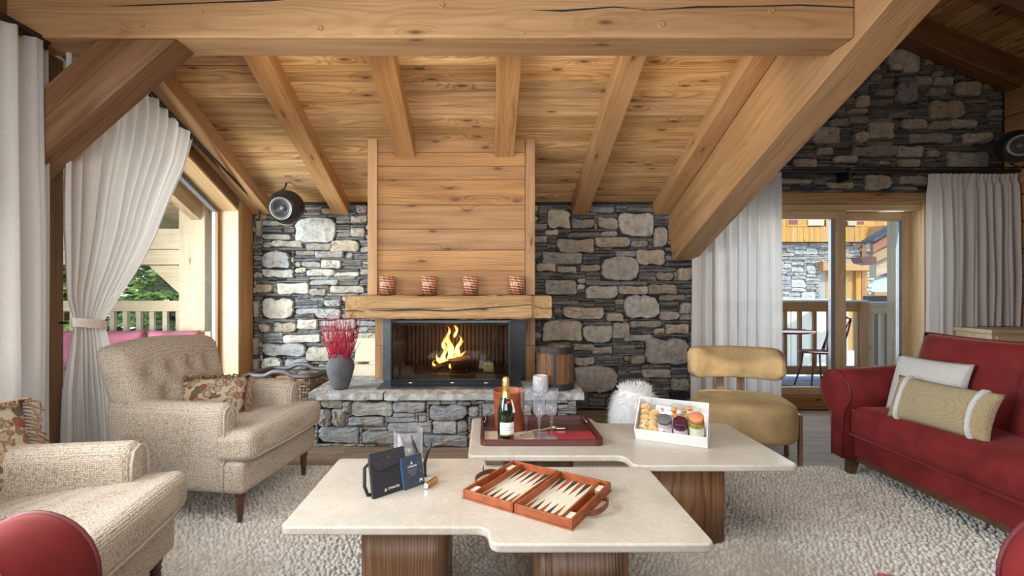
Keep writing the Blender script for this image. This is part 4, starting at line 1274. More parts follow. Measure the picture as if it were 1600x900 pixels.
def fringe_cushion(label, loc, rot, w=.44, h=.27, t_=.13, tops=True):
    t = thing('floral_cushion', label, 'cushion', loc); t.rotation_euler = rot
    MB().pillow(w, h, t_, 18, .05, Matrix.Translation((0, 0, h/2))).build('cover', FLOR, t, smooth=True)
    rf_ = random.Random(int(loc[0]*100)); b = MB()
    def strand(p, d):
        p = Vector(p); d = Vector(d)
        pts = [p, p+d*.4+Vector((rf_.uniform(-.008, .008), -.012, 0)), p+d*.8+Vector((rf_.uniform(-.014, .014), -.016+rf_.uniform(-.01, .01), -.006)), p+d+Vector((rf_.uniform(-.02, .02), -.01, -.022))]
        b.tube(pts, [.0035, .004, .004, .003], 5)
    for sx in (-1, 1):
        for i in range(26):
            v = -1+2*i/25
            strand((sx*w/2*(1-.05*(1-v*v)), 0, h/2+v*h/2), (sx*.042, -.006, -.034))
    if tops:
        for i in range(44):
            u = -1+2*i/43
            strand((w/2*u, 0, h-.01), (rf_.uniform(-.01, .01), -.055, .0))
    o = b.build('fringe', FRNG, t, smooth=True); o['kind'] = 'stuff'
    return t
fringe_cushion('floral fringed cushion on the buttoned armchair', (-1.70, 2.90, .485), (R(-32), 0, R(14)), .46, .25, .13)
fringe_cushion('floral fringed cushion on the armchair in the lower left corner', (-1.845, 1.74, .46), (R(-20), 0, R(76)), .46, .36, .15, tops=True)

# ---- red sofa along the right
sf = thing('red_sofa', 'long dark red velvet sofa with rolled arm on the right', 'sofa', (2.36, 0, RUGZ-.002))
YA0, YA1 = .75, 3.33
bs = MB().soft(.80, YA1-YA0-.05, .15, .02, 4, (0, 0, 0), Matrix.Translation((.43, (YA0+YA1)/2-.03, .205))).build('base', REDV, sf, smooth=True)
MB().box(.05, .82, YA0+.02, YA1-.06, .095, .132).build('plinth', W['chairleg'], sf)
MB().soft(.70, YA1-YA0-.335, .20, .06, 14, (.02, 0, .03), Matrix.Translation((.325, (YA0+YA1)/2-.0, .368))).build('seat_cushion', REDV, sf, smooth=True)
welt([(-.022, YA0+.19, .290), (-.030, (YA0+YA1)/2, .290), (-.022, YA1-.19, .290)], .006, REDV, sf)
welt([(-.006, YA0+.19, .442), (-.014, (YA0+YA1)/2, .452), (-.006, YA1-.19, .442)], .006, REDV, sf)
def arm_profile():
    pts = [(-.05, .12), (-.055, .36), (-.075, .44)]           # inner side first (y, z), outward is +y
    for a in range(195, -61, -15):
        pts.append((.01+.138*math.cos(R(a)), .555+.138*math.sin(R(a))))
    pts += [(.045, .40), (.04, .12)]
    return pts
def sofa_arm(yc, sgn):
    pr = arm_profile(); n = len(pr); vs = []; fs = []
    cols = [(-.045, .90), (-.058, .97), (-.055, 1.0)] if False else None
    xs = [-.052, -.056, -.045, .1, .3, .5, .75, .82]
    sc = [.90, .97, 1, 1, 1, 1, 1, .98]
    for x, s_ in zip(xs, sc):
        rise = .07*max(0, x)
        for y_, z in pr:
            yy = .0+(y_)*s_
            zz = .34+(z-.34)*s_ + (rise if z > .35 else 0)
            vs.append((x, yc+sgn*yy, zz))
    m = len(xs)
    for i in range(m-1):
        for k2 in range(n):
            q = (i*n+k2, i*n+(k2+1) % n, (i+1)*n+(k2+1) % n, (i+1)*n+k2)
            fs.append(q if sgn < 0 else tuple(reversed(q)))
    fs += [tuple(range(n)) if sgn > 0 else tuple(reversed(range(n))), tuple(reversed(range(m*n-n, m*n))) if sgn > 0 else tuple(range(m*n-n, m*n))]
    a = MB().add(vs, fs).build('arm', REDV, sf, smooth=False)
    a.data.polygons.foreach_set('use_smooth', [len(p.vertices) == 4 for p in a.data.polygons])
    welt([(-.053, yc+sgn*y_*.985, .34+(z-.34)*.985) for y_, z in pr], .006, REDP, a)
sofa_arm(YA1-.11, 1); sofa_arm(YA0+.11, -1)
MB().soft(.20, YA1-YA0-.06, .62, .05, 6, (0, 0, .01), Matrix.Translation((.76, (YA0+YA1)/2, .46))).build('back_frame', REDV, sf, smooth=True)
def tilt(loc, rotz, lean): return Matrix.Translation(loc) @ Matrix.Rotation(rotz, 4, 'Z') @ Matrix.Rotation(lean, 4, 'X')
# back cushions face -X: local -Y -> world -X means rotz = -90
for yc, xx, lean in ((2.80, .37, -12), (2.15, .31, -16), (1.45, .38, -12)):
    bcu = MB().pillow(.72, .54, .24, 18, .035, Matrix.Translation((0, 0, .27))).build('back_cushion', REDV, sf, smooth=True, M=tilt((xx, yc, .415), R(-90), R(lean)))
    edge = []
    for k2 in range(48):
        q = k2/12; sd = int(q); f = q-sd
        u, v = ((-1+2*f, -1), (1, -1+2*f), (1-2*f, 1), (-1, 1-2*f))[sd]
        edge.append((.36*u*(1-.035*(1-v*v)), 0, .27+.27*v*(1-.035*(1-u*u))))
    MB().tube(edge, .006, 6, closed=True).build('piping', REDP, bcu, smooth=True)
for x, y_ in ((.07, YA1-.09), (.78, YA1-.1), (.07, YA0+.1), (.78, YA0+.1)):
    MB().add([(-.030,-.03,.1),(.030,-.03,.1),(.030,.03,.1),(-.03,.03,.1),(-.036,-.022,0),(.004,-.022,0),(.004,.022,0),(-.036,.022,0)],
             [(0,1,2,3),(7,6,5,4),(0,4,5,1),(1,5,6,2),(2,6,7,3),(3,7,4,0)], Matrix.Translation((x, y_, 0))).build('leg', W['chairleg'], sf)
BOUC = tweed('white_boucle', (.52, .51, .48), (.68, .67, .64), (.78, .77, .74), cell=260)
wp = thing('white_pillow', 'white boucle pillow behind the straw coloured bolster on the red sofa', 'pillow')
wp.matrix_world = tilt((2.545, 2.87, .485), R(-84), R(-16))
MB().pillow(.44, .36, .13, 18, .05, Matrix.Translation((0, 0, .18))).build('cover', BOUC, wp, smooth=True)
STRAW = tweed('straw_weave', (.26, .19, .10), (.44, .35, .20), (.54, .45, .28), cell=230)
lp_ = thing('lumbar_pillow', 'long straw coloured lumbar pillow with two white bands on the red sofa', 'pillow')
lp_.matrix_world = tilt((2.41, 2.635, .485), R(-84), R(-20))
MB().pillow(.55, .26, .14, 22, .06, Matrix.Translation((0, 0, .13))).build('cover', STRAW, lp_, smooth=True)
for sx in (-1, 1):
    pts = []
    u = .72*sx
    for k2 in range(20):
        a = 2*math.pi*k2/20
        v = math.sin(a); f = ((1-u*u)*max(0, 1-(v*.98)**2))**.42
        pts.append((.275*u*(1-.06*(1-v*v)), math.copysign(1, math.cos(a))*.07*f*(1 if abs(math.cos(a)) > .01 else 0), .13+.13*v*.99*(1-.06*(1-u*u))))
    MB().tube(pts, .014, 8, closed=True).build('band', BOUC, lp_, smooth=True)

# ---- near red sofa (only its arms and a cushion corner reach into the frame)
ns = thing('red_sofa', 'red velvet sofa facing the fireplace, its rolled arms in the bottom corners', 'sofa', (0.155, 0, RUGZ-.002))
def roll_arm(xc):
    n = 22; vs = []; fs = []
    prof = [(.10*(1 if xc > 0 else 1), .10)]
    ring = []
    for k2 in range(n+1):
        a = R(215 - 250*k2/n)
        ring.append((.150*math.cos(a), .545+.150*math.sin(a)))
    ring = [(-.11, .10)] + ring + [(.11, .10)]
    ysl = [.20, .4, .8, 1.12, 1.165, 1.175]; sc = [1, 1, 1, 1, .985, .95]
    m = len(ring)
    for y_, s_ in zip(ysl, sc):
        for x, z in ring: vs.append((xc+x*s_, y_, .4+(z-.4)*s_))
    for i in range(len(ysl)-1):
        for k2 in range(m):
            fs.append((i*m+k2, i*m+(k2+1) % m, (i+1)*m+(k2+1) % m, (i+1)*m+k2))
    fs += [tuple(range(m)), tuple(reversed(range((len(ysl)-1)*m, len(ysl)*m)))]
    a = MB().add(vs, fs).build('arm', REDV, ns, smooth=False)
    a.data.polygons.foreach_set('use_smooth', [len(p.vertices) == 4 for p in a.data.polygons])
    welt([(xc+x*.985, 1.168, .4+(z-.4)*.985) for x, z in ring], .0065, REDP, a)
roll_arm(-1.235); roll_arm(1.22)
MB().soft(2.3, .98, .20, .03, 4, (0, 0, 0), Matrix.Translation((0, .68, .2))).build('base', REDV, ns, smooth=True)
for k2 in range(2):
    sx = -1 if k2 == 0 else 1
    def cdef(x, y_, z, sx=sx):
        e = max(0, x*sx/.55)**6*max(0, y_/.4)**6 if (x*sx > 0 and y_ > 0) else 0
        return [x, y_+.035*e, z+.012*e]
    MB().soft(1.07, .84, .17, .05, 10, (0, 0, .02), Matrix.Translation((sx*.545, .78, .385)), cdef).build('seat_cushion', REDV, ns, smooth=True)
MB().soft(2.5, .22, .62, .06, 6, (0, 0, 0), Matrix.Translation((0, .20, .45))).build('back_frame', REDV, ns, smooth=True)
for x in (-1.2, 1.2):
    for y_ in (.2, 1.08): MB().lathe([(0, 0), (.018, 0), (.026, .11), (0, .11)], 10, Matrix.Translation((x, y_, 0))).build('leg', W['chairleg'], ns)
# grey throw wrapped over the near end of the left arm
gt_ = thing('grey_throw', 'shaggy grey blue throw laid over the red sofa arm at the bottom left', 'throw', (0.155-1.235, 0, .567))
GREYT = plain('grey_throw_wool', (.40, .44, .46), .95, var=.2, scale=120, bump=.6)
ang_ = [R(118-140*i/24) for i in range(25)]; ys_ = [.42+.06*j for j in range(10)]
vs = [(.162*math.cos(a), y_+.012*math.sin(5*a+j), .162*math.sin(a)) for j, y_ in enumerate(ys_) for a in ang_]
vs += [(.156*math.cos(a), y_+.012*math.sin(5*a+j), .156*math.sin(a)) for j, y_ in enumerate(ys_) for a in ang_]
fs = []
for j in range(9):
    for i in range(24):
        q_ = (j*25+i, j*25+i+1, j*25+26+i, j*25+25+i)
        fs += [tuple(reversed(q_)), tuple(k_+250 for k_ in q_)]
for i in range(24): fs += [(i, i+1, 251+i, 250+i), (225+i+1, 225+i, 475+i, 476+i)]
MB().add(vs, fs).build('cloth', GREYT, gt_, smooth=True)
r_ = random.Random(3); b = MB()
for i in range(1500):
    a = R(r_.uniform(-20, 118)); y_ = r_.uniform(.42, .965)
    d = Vector((math.cos(a), r_.uniform(-.3, .6), math.sin(a)))
    p = Vector((.160*math.cos(a), y_, .160*math.sin(a)))
    b.tube([p, p+d*.007, p+d*r_.uniform(.010, .018)+Vector((r_.uniform(-.006, .006), .004, 0))], [.002, .0018, .001], 3)
o = b.build('pile', GREYT, gt_); o['kind'] = 'stuff'
rc_ = thing('velvet_cushion', 'red velvet cushion on the near sofa, only its corner showing at the bottom edge', 'cushion', (.962, .918, .548), R(45))
MB().pillow(.40, .40, .11, 14, .03, Matrix.Rotation(R(90), 4, 'X')).build('cover', REDV, rc_, smooth=True)

# ---- tan lounge chair
tc = thing('lounge_chair', 'tan velvet lounge chair with a curved backrest by the balcony door', 'chair', (1.86, 3.56, 0), R(-14))
def superdisc(a, b_, e, prof, n=40, bulge=None):
    vs = []; fs = []
    for inset, z in prof:
        for k2 in range(n):
            th = 2*math.pi*k2/n
            c, s_ = math.cos(th), math.sin(th)
            x = math.copysign(abs(c)**(2/e), c)*(a-inset); y_ = math.copysign(abs(s_)**(2/e), s_)*(b_-inset)
            vs.append((x, y_, z))
    m = len(prof)
    for i in range(m-1):
        for k2 in range(n): fs.append((i*n+k2, i*n+(k2+1) % n, (i+1)*n+(k2+1) % n, (i+1)*n+k2))
    cz0, cz1 = prof[0][1], prof[-1][1]
    vs += [(0, 0, cz0), (0, 0, cz1+.004)]
    for k2 in range(n):
        fs.append((m*n, (k2+1) % n, k2)); fs.append((m*n+1, (m-1)*n+k2, (m-1)*n+(k2+1) % n))
    return vs, fs
vs, fs = superdisc(.325, .30, 3.4, [(.10, .185), (.03, .19), (.008, .205), (0, .235), (-.004, .32), (0, .40), (.008, .43), (.03, .448), (.10, .458), (.2, .463)])
MB().add(vs, fs).build('seat', TANV, tc, smooth=True)
def curved_back():
    Rr = .46; n = 26; vs = []; fs = []
    prof = []
    for k2 in range(20):
        a = 2*math.pi*k2/20
        c, s_ = math.cos(a), math.sin(a)
        prof.append((math.copysign(abs(c)**.32, c)*.040, math.copysign(abs(s_)**.32, s_)*.120))
    for i in range(n+1):
        th = R(-45+90*i/n)
        e = min(1, min(i, n-i)/2.0)
        sc = (.62, .90, .98, 1)[min(3, min(i, n-i))]
        for r_, z in prof:
            rr = Rr + r_*(sc**.7)
            vs.append((math.sin(th)*rr, .30-Rr+math.cos(th)*rr+z*.18, .67+z*sc))
    m = len(prof)
    for i in range(n):
        for k2 in range(m): fs.append((i*m+k2, i*m+(k2+1) % m, (i+1)*m+(k2+1) % m, (i+1)*m+k2))
    fs += [tuple(reversed(range(m))), tuple(range(n*m, n*m+m))]
    return MB().add(vs, fs).build('backrest', TANV, tc, smooth=True)
curved_back()
for x in (-.075, .075):
    timber('back_post', (x, .315, .22), (x, .36, .62), .055, .018, W['walnut'], tc, up=(0, -1, 0), bev=.003)
for sx in (-1, 1):
    for y_ in (-.10, .17):
        timber('leg', (sx*.345, y_, 0), (sx*.345, y_, .36), .045, .022, W['walnut'], tc, up=(sx, 0, 0), bev=.003)
    timber('side_rail', (sx*.338, -.13, .355), (sx*.338, .20, .355), .02, .035, W['walnut'], tc, bev=.003)

# ---- white fluffy pouf
fp = thing('fur_pouf', 'white long haired fur pouf behind the gift box table', 'pouf', (1.165, 3.84, 0))
FUR = NT('white_fur'); FUR.b.inputs['Base Color'].default_value = (.86, .855, .85, 1); FUR.b.inputs['Roughness'].default_value = .8; FUR.b.inputs['Sheen Weight'].default_value = .3; FUR = FUR.m
def furpt(th, ph):
    r_ = .185*(1+.03*math.sin(3*th))
    dim = .05*math.exp(-(((th+2.0)/.28)**2+((ph-1.25)/.22)**2))
    r_ -= dim
    return Vector((r_*math.sin(ph)**.75*math.cos(th)*1.0, r_*math.sin(ph)**.75*math.sin(th), .235+.245*math.cos(ph)*(1-.0)))
b = MB(); n, m = 28, 18
vs = [furpt(2*math.pi*i/n, max(.02, math.pi*j/m*.96+.02)) for j in range(m+1) for i in range(n)]
fs = [(j*n+i, (j+1)*n+i, (j+1)*n+(i+1) % n, j*n+(i+1) % n) for j in range(m) for i in range(n)]
fs += [tuple(range(n)), tuple(reversed(range(m*n, m*n+n)))]
vs = [(v.x, v.y, max(.004, v.z)) for v in vs]
b.add(vs, fs); b.build('body', FUR, fp, smooth=True)
rr = random.Random(8); b = MB()
for i in range(5200):
    th = rr.uniform(0, 2*math.pi); ph = math.acos(rr.uniform(-.75, 1))
    p = furpt(th, ph); q = furpt(th, ph+.05)
    nrm = Vector((math.sin(ph)*math.cos(th), math.sin(ph)*math.sin(th), math.cos(ph)))
    d = (nrm*.55 + Vector((0, 0, -.75)) + Vector((rr.uniform(-.35, .35), rr.uniform(-.35, .35), rr.uniform(-.1, .3)))).normalized()
    if ph < .6: d = (nrm + Vector((rr.uniform(-.7, .7), rr.uniform(-.7, .7), -.1))).normalized()
    L = rr.uniform(.03, .06)
    s_ = d.cross(nrm); s_ = (s_.normalized() if s_.length > .01 else Vector((1, 0, 0)))*.0016
    p2 = p + d*L*.5 + nrm*.006; p3 = p + d*L
    p3.z = max(.004, p3.z); p2.z = max(.004, p2.z)
    b.add([p-s_, p+s_, p2+s_*.8, p2-s_*.8, p3], [(0, 1, 2, 3), (3, 2, 4)])
o = b.build('fur', FUR, fp); o['kind'] = 'stuff'

# ---- curtains
def sheet(name, cols, parent, mat=LINEN):
    n = len(cols); m = len(cols[0])
    vs = [p for c in cols for p in c]
    fs = [(i*m+j, i*m+j+1, (i+1)*m+j+1, (i+1)*m+j) for i in range(n-1) for j in range(m-1)]
    return MB().add(vs, fs).build(name, mat, parent, smooth=True)
def lerp_tab(tab, x):
    if x <= tab[0][0]: return tab[0][1]
    for (a, b_), (c, d) in zip(tab[:-1], tab[1:]):
        if x <= c: return b_ + (d-b_)*(x-a)/(c-a)
    return tab[-1][1]
def fold(s_, n, seed):
    ph = s_*n*2*math.pi
    return math.sin(ph + .9*math.sin(s_*9+seed)) + .35*math.sin(2.3*ph+seed)
# nearest curtain
cn = thing('linen_curtain', 'off-white linen curtain at the left edge, hanging straight from a black track', 'curtain', (0, 0, 0))
cols = []
NC = 160
for i in range(NC+1):
    s_ = i/NC; Y = .35 + 2.17*s_
    c = []
    for j in range(25):
        t_ = j/24
        z = 2.475*(1-t_) + .015
        amp = .030 + .018*min(1, t_*2.5)
        x = -2.262 + amp*fold(s_, 17, 1.3) + .004*math.sin(t_*8+s_*30)
        if j == 0: z += .008*abs(math.sin(s_*60))
        c.append((x, Y+.012*math.cos(s_*17*2*math.pi)*t_, z))
    cols.append(c)
sheet('cloth', cols, cn)
cols = [[(x-.004 if k2 else x-.002, y_, z) for k2, (x, y_, z) in enumerate(c[:3])] for c in cols]
tk = thing('curtain_track', 'black curtain track above the nearest linen curtain', 'curtain rail', (-2.262, 0, 2.50))
bx('rail', RUBBER, tk, -.016, .016, .1, 2.50, 0, .025)
bx('rail', RUBBER, tk, -.065, -.035, .1, 2.50, 0.01, .03)
for k2 in range(16):
    MB().box(-.008, .008, .40+k2*.138, .425+k2*.138, -.03, 0).build('glider', RUBBER, tk)
# tied curtain of the far window
ct = thing('linen_curtain', 'off-white linen curtain gathered by a tie beside the buttoned armchair', 'curtain', (0, 0, 0))
YR = [(0, 3.03), (.304, 3.0), (.706, 2.955), (.98, 2.89), (1.06, 2.872), (1.19, 2.99), (1.375, 3.154), (1.576, 3.30), (1.84, 3.45), (2.16, 3.65), (2.40, 3.74), (3, 3.74)]
YL = [(0, 2.60), (.7, 2.61), (1.0, 2.66), (1.06, 2.67), (1.2, 2.62), (1.6, 2.60), (3, 2.60)]
AM = [(0, .040), (.6, .032), (.95, .018), (1.05, .010), (1.2, .02), (1.6, .035), (2.3, .030), (3, .02)]
cols = []
zrod = lambda Y: 2.405 + (3.75-Y)*.322
for i in range(NC+1):
    s_ = i/NC
    Yt = 2.60 + 1.13*s_
    zt = zrod(Yt) - .015
    c = []
    for j in range(45):
        t_ = j/44
        z = zt*(1-t_) + .015*t_
        Y = lerp_tab(YL, z) + (lerp_tab(YR, z)-lerp_tab(YL, z))*s_
        x = -2.27 + lerp_tab(AM, z)*fold(s_, 10, .4) + .004*math.sin(t_*11+s_*22)
        c.append((x, Y, z))
    cols.append(c)
sheet('cloth', cols, ct)
pts = []
for k2 in range(22):
    a = 2*math.pi*k2/22
    pts.append((-2.27+.042*math.cos(a), 2.775+.118*math.sin(a), 1.045-.018*math.sin(a)))
def band(pts, h, name, mat, par):
    n = len(pts)
    vs = [(x, y_, z-h/2) for x, y_, z in pts] + [(x, y_, z+h/2) for x, y_, z in pts]
    return MB().add(vs, [(i, (i+1) % n, n+(i+1) % n, n+i) for i in range(n)]).build(name, mat, par, smooth=True)
band(pts, .05, 'tie_band', plain('tie_linen', (.66, .60, .54), .9), ct)
MB().tube([(-2.34, 2.66, 1.06), (-2.28, 2.64, 1.06)], .008, 6).build('hook', RUBBER, ct)
rd = thing('curtain_rods', 'pair of sloping black curtain rods along the window wall', 'curtain rail', (0, 0, 0))
for dx_, dz in ((0, 0.0), (-.055, .03)):
    MB().tube([(-2.27+dx_, 2.74, zrod(2.74)+.01+dz), (-2.27+dx_, 4.90, zrod(4.90)+.01+dz)], .010, 8).build('rod', RUBBER, rd, smooth=True)
for k2 in range(14):
    Y = 2.66+k2*.082
    MB().tube([(-2.27, Y+.08, zrod(Y+.08)+.02), (-2.27, Y+.08, zrod(Y+.08)-.028)], .006, 6).build('glider', RUBBER, rd)
MB().tube([(-2.27, 4.85, zrod(4.85)), (-2.30, 4.90, zrod(4.90)-.07), (-2.32, 4.92, zrod(4.92)-.10)], .006, 6).build('end_bracket', RUBBER, rd, smooth=True)
# door curtains
def straight(label, x0, x1, z0, z1, Y, n, seed, amp=.035, flare=0.0, edge=0):
    t = thing('linen_curtain', label, 'curtain', (0, 0, 0))
    cols = []; N = int(n*16)
    for i in range(N+1):
        s_ = i/N; c = []
        for j in range(26):
            t_ = j/25
            z = z1 + (z0-z1)*t_
            a = amp*(.5+.5*min(1, t_*3))
            x = x0 + (x1-x0)*s_ + flare*t_*(s_-.2) + .01*math.sin(t_*5+s_*12)*t_
            y_ = Y + a*fold(s_, n, seed) + .004*math.sin(t_*9+s_*30)
            if j == 0: y_ = Y + .016*math.sin(s_*n*4*math.pi)
            if j == 1: y_ = Y + .4*a*fold(s_, n, seed)
            c.append((x, y_, z))
        cols.append(c)
    sheet('cloth', cols, t)
    return t
straight('off-white linen curtain hanging left of the balcony door, behind the tan chair', 2.02, 2.90, .01, 2.395, 4.80, 8, .7)
straight('white linen curtain right of the balcony door, reaching down behind the sofa', 4.34, 4.80, .01, 2.375, 4.79, 4, 2.1, flare=-.03)
straight('short white linen curtain hanging down onto the sideboard', 4.80, 5.23, .875, 2.375, 4.80, 5, 3.3)
rd2 = thing('curtain_rod', 'straight black curtain rod across the upper stone wall over the door', 'curtain rail', (2.05, 4.80, 2.405))
MB().tube([(0, 0, 0), (3.2, 0, 0)], .016, 8).build('rod', RUBBER, rd2, smooth=True)
MB().tube([(0, -.05, .02), (3.2, -.05, .02)], .008, 6).build('rod', RUBBER, rd2, smooth=True)
bx('bracket', RUBBER, rd2, 1.50, 1.53, -.02, .17, -.09, .03)
# sideboard
sb = thing('sideboard', 'light oak sideboard with drawers behind the red sofa', 'sideboard', (4.56, 4.38, 0))
bx('carcass', W['pale'], sb, 0, .70, .02, .36, .08, .835, bev=.003)
bx('top', W['pale'], sb, -.02, .70, 0, .37, .836, .872, bev=.004)
for k2 in range(2):
    for q in range(3):
        z0 = .10+q*.245
        dr = bx('drawer', W['pale'], sb, .03+k2*.345, .36+k2*.31, -.002, .018, z0, z0+.225, bev=.003)
        h_ = MB().tube([(-.08, -.025, .06), (.08, -.025, .06)], .006, 6); h_.tube([(-.07, -.025, .06), (-.07, 0, .06)], .004, 5); h_.tube([(.07, -.025, .06), (.07, 0, .06)], .004, 5)
        h_.build('handle', IRON, dr, smooth=True)
# ================================================================== TABLES AND WHAT STANDS ON THEM
ZT = 0.42
def round_poly(pts, rad):
    out = []; n = len(pts)
    for i in range(n):
        p = Vector(pts[i]); a = Vector(pts[i-1]); c = Vector(pts[(i+1) % n])
        r_ = rad[i] if isinstance(rad, (list, tuple)) else rad
        u = (a-p).normalized(); v = (c-p).normalized()
        s0, s1 = p+u*r_, p+v*r_
        for k2 in range(6):
            t_ = k2/5
            q = s0*(1-t_)**2 + p*2*t_*(1-t_) + s1*t_**2
            out.append((q.x, q.y))
    return out
def stone_table(label, x0, xm, x1, yl0, yl1, yr0, yr1, legs):
    cx_, cy_ = (x0+x1)/2, (yl0+yr1)/2
    t = thing('coffee_table', label, 'coffee table', (cx_, cy_, RUGZ))
    pts = [(x0, yl0), (xm, yl0), (xm+.012, yr0), (x1, yr0), (x1, yr1), (xm, yr1), (xm-.012, yl1), (x0, yl1)]
    poly = round_poly([(x-cx_, y_-cy_) for x, y_ in pts], [.035, .04, .04, .035, .035, .04, .04, .035])
    MB().prism(poly, ZT-.032-RUGZ, ZT-RUGZ).build('tabletop', MARBLE, t, bev=.009, seg=3)
    for a, b_, c, d in legs:
        pl = round_poly([(a-cx_, c-cy_), (b_-cx_, c-cy_), (b_-cx_, d-cy_), (a-cx_, d-cy_)], .07)
        # local X upright so that the grain runs up the leg
        M = Matrix.Rotation(R(-90), 4, 'Y')
        inv = M.inverted()
        h = ZT-.0325-RUGZ
        vs = [inv @ Vector((x, y_, 0)) for x, y_ in pl] + [inv @ Vector((x, y_, h)) for x, y_ in pl]
        n = len(pl)
        o = MB().add(vs, [tuple(reversed(range(n))), tuple(range(n, 2*n))] + [(i, (i+1) % n, n+(i+1) % n, n+i) for i in range(n)]).build('leg', W['walnut'], t, M=M)
        o.data.polygons.foreach_set('use_smooth', [len(p.vertices) == 4 for p in o.data.polygons])
    return t
stone_table('nearest cream marble coffee table, with the backgammon set on it', -.725, -.003, .742, 1.69, 2.375, 1.577, 2.262,
            [(-.475, -.150, 1.775, 2.13), (.172, .497, 1.66, 2.02)])
stone_table('further cream marble coffee table, with the drinks tray and gift box', -.098, .672, 1.462, 2.41, 3.11, 2.277, 2.99,
            [(.085, .455, 2.52, 2.9), (.80, 1.165, 2.345, 2.74)])

# ---- backgammon set
LEA = plain('tan_leather', (.28, .070, .021), .38, var=.28, scale=22, bump=.15)
LEAD = plain('brown_leather', (.15, .045, .02), .45, var=.3, scale=30)
FELT = plain('cream_felt', (.60, .54, .42), .9, var=.08, scale=60)
bgs = thing('backgammon_set', 'open tan leather backgammon case with cream field on the nearest table', 'board game', (.203, 1.955, ZT), R(-33.5))
HX, HY, WH = .232, .196, .036
for sx in (-1, 1):
    half = MB()
    x0, x1 = (.003, HX) if sx > 0 else (-HX, -.003)
    half.box(x0-.003*(sx < 0), x1+.003*(sx > 0), -HY-.004, HY+.004, .0, .005)
    half.box(x0, x0+.009, -HY, HY, .005, WH); half.box(x1-.009, x1, -HY, HY, .005, WH)
    half.box(x0+.009, x1-.009, -HY, -HY+.009, .005, WH); half.box(x0+.009, x1-.009, HY-.009, HY, .005, WH)
    xd = x1-.046 if sx > 0 else x0+.046
    half.box(xd-.004, xd+.004, -HY+.009, HY-.009, .005, WH-.004)
    h_ = half.build('tray', LEA, bgs, bev=.002)
    fx0, fx1 = (x0+.009, xd-.004) if sx > 0 else (xd+.004, x1-.009)
    MB().box(fx0, fx1, -HY+.009, HY-.009, .0055, .0075).build('field', FELT, bgs)
    wcell = (fx1-fx0)/6
    for k2 in range(6):
        xc = fx0 + (k2+.5)*wcell
        for sy in (-1, 1):
            yb = sy*(HY-.010); yt = sy*.045
            m_ = LEAD if (k2+(sy > 0)) % 2 else LEA
            dk = bpy.data.materials.get('dark_point') or plain('dark_point', (.045, .03, .025), .6)
            MB().add([(xc-wcell*.42, yb, .0078), (xc+wcell*.42, yb, .0078), (xc, yt, .0078), (xc-wcell*.42, yb, .0088), (xc+wcell*.42, yb, .0088), (xc, yt, .0088)],
                     [(0, 2, 1), (3, 4, 5), (0, 1, 4, 3), (1, 2, 5, 4), (2, 0, 3, 5)]).build('point', dk if (k2+(sy > 0)) % 2 else LEA, bgs)
    xa, xb = (xd+.004, x1-.009) if sx > 0 else (x0+.009, xd-.004)
    for sy in (-1, 1):
        yy = sy*(HY-.055)
        MB().box(xa+.001, xb-.001, yy-.026, yy+.026, .006, .026).build('block', FELT, bgs, bev=.002)
    # handle
    xe = sx*HX
    pts = []
    for k2 in range(13):
        a = math.pi*k2/12
        pts.append((xe+sx*(.004+.042*math.sin(a)**.7), -.075*math.cos(a), .016+.006*math.sin(a)))
    vs = []
    for p in pts:
        vs += [(p[0], p[1], p[2]-.010), (p[0], p[1], p[2]+.010), (p[0]+sx*.004, p[1], p[2]+.010), (p[0]+sx*.004, p[1], p[2]-.010)]
    fs = []
    for i in range(12):
        for k2 in range(4): fs.append((i*4+k2, i*4+(k2+1) % 4, i*4+4+(k2+1) % 4, i*4+4+k2))
    fs += [(3, 2, 1, 0), (48, 49, 50, 51)]
    hd = MB().add(vs, fs).build('handle', LEAD, bgs)
    for sy in (-1, 1): MB().lathe([(0, 0), (.006, 0), (.005, .004), (0, .005)], 10, Matrix.Translation((xe+sx*.004, sy*.078, .018)) @ Matrix.Rotation(R(90*sx), 4, 'Y')).build('stud', CHROME, hd)
    if sx < 0: MB().box(xe-.052, xe-.047, .012, .024, .015, .052).build('buckle', CHROME, hd, bev=.001)

# ---- felt pouch, booklet, pocket knife, glass
FELTB = plain('charcoal_felt', (.022, .022, .026), .95, var=.6, scale=160, bump=.5)
def text_mesh(body, size, ext=.0003, align='CENTER'):
    c = bpy.data.curves.new('letters', 'FONT'); c.body = body; c.size = size; c.extrude = ext; c.align_x = align; c.align_y = 'CENTER'; c.resolution_u = 3
    o = bpy.data.objects.new('letters', c); COL.objects.link(o)
    me = bpy.data.meshes.new_from_object(o.evaluated_get(bpy.context.evaluated_depsgraph_get()))
    vs = [tuple(v.co) for v in me.vertices]; fs = [tuple(p.vertices) for p in me.polygons]
    bpy.data.objects.remove(o); bpy.data.curves.remove(c); bpy.data.meshes.remove(me)
    return vs, fs
def text(name, body, size, mat, parent, M, align='CENTER', ext=.0003):
    vs, fs = text_mesh(body, size, ext, align)
    return MB().add(vs, fs).build(name, mat, parent, M=M)
INK = plain('white_print', (.8, .8, .8), .6, var=.02)
UP = Matrix.Rotation(R(90), 4, 'X')       # text plane -> facing -Y, upright
po = thing('felt_pouch', 'charcoal felt pouch with white lettering on the nearest table', 'pouch')
po.matrix_world = Matrix.Translation((-.448, 1.905, ZT+.001)) @ Matrix.Rotation(R(43), 4, 'Z') @ Matrix.Rotation(R(-14), 4, 'X')
MB().prism(round_poly([(0, 0), (.166, 0), (.162, .168), (.004, .168)], .006), 0, .016, Matrix.Translation((0, .016, 0)) @ UP).build('body', FELTB, po, bev=.003)
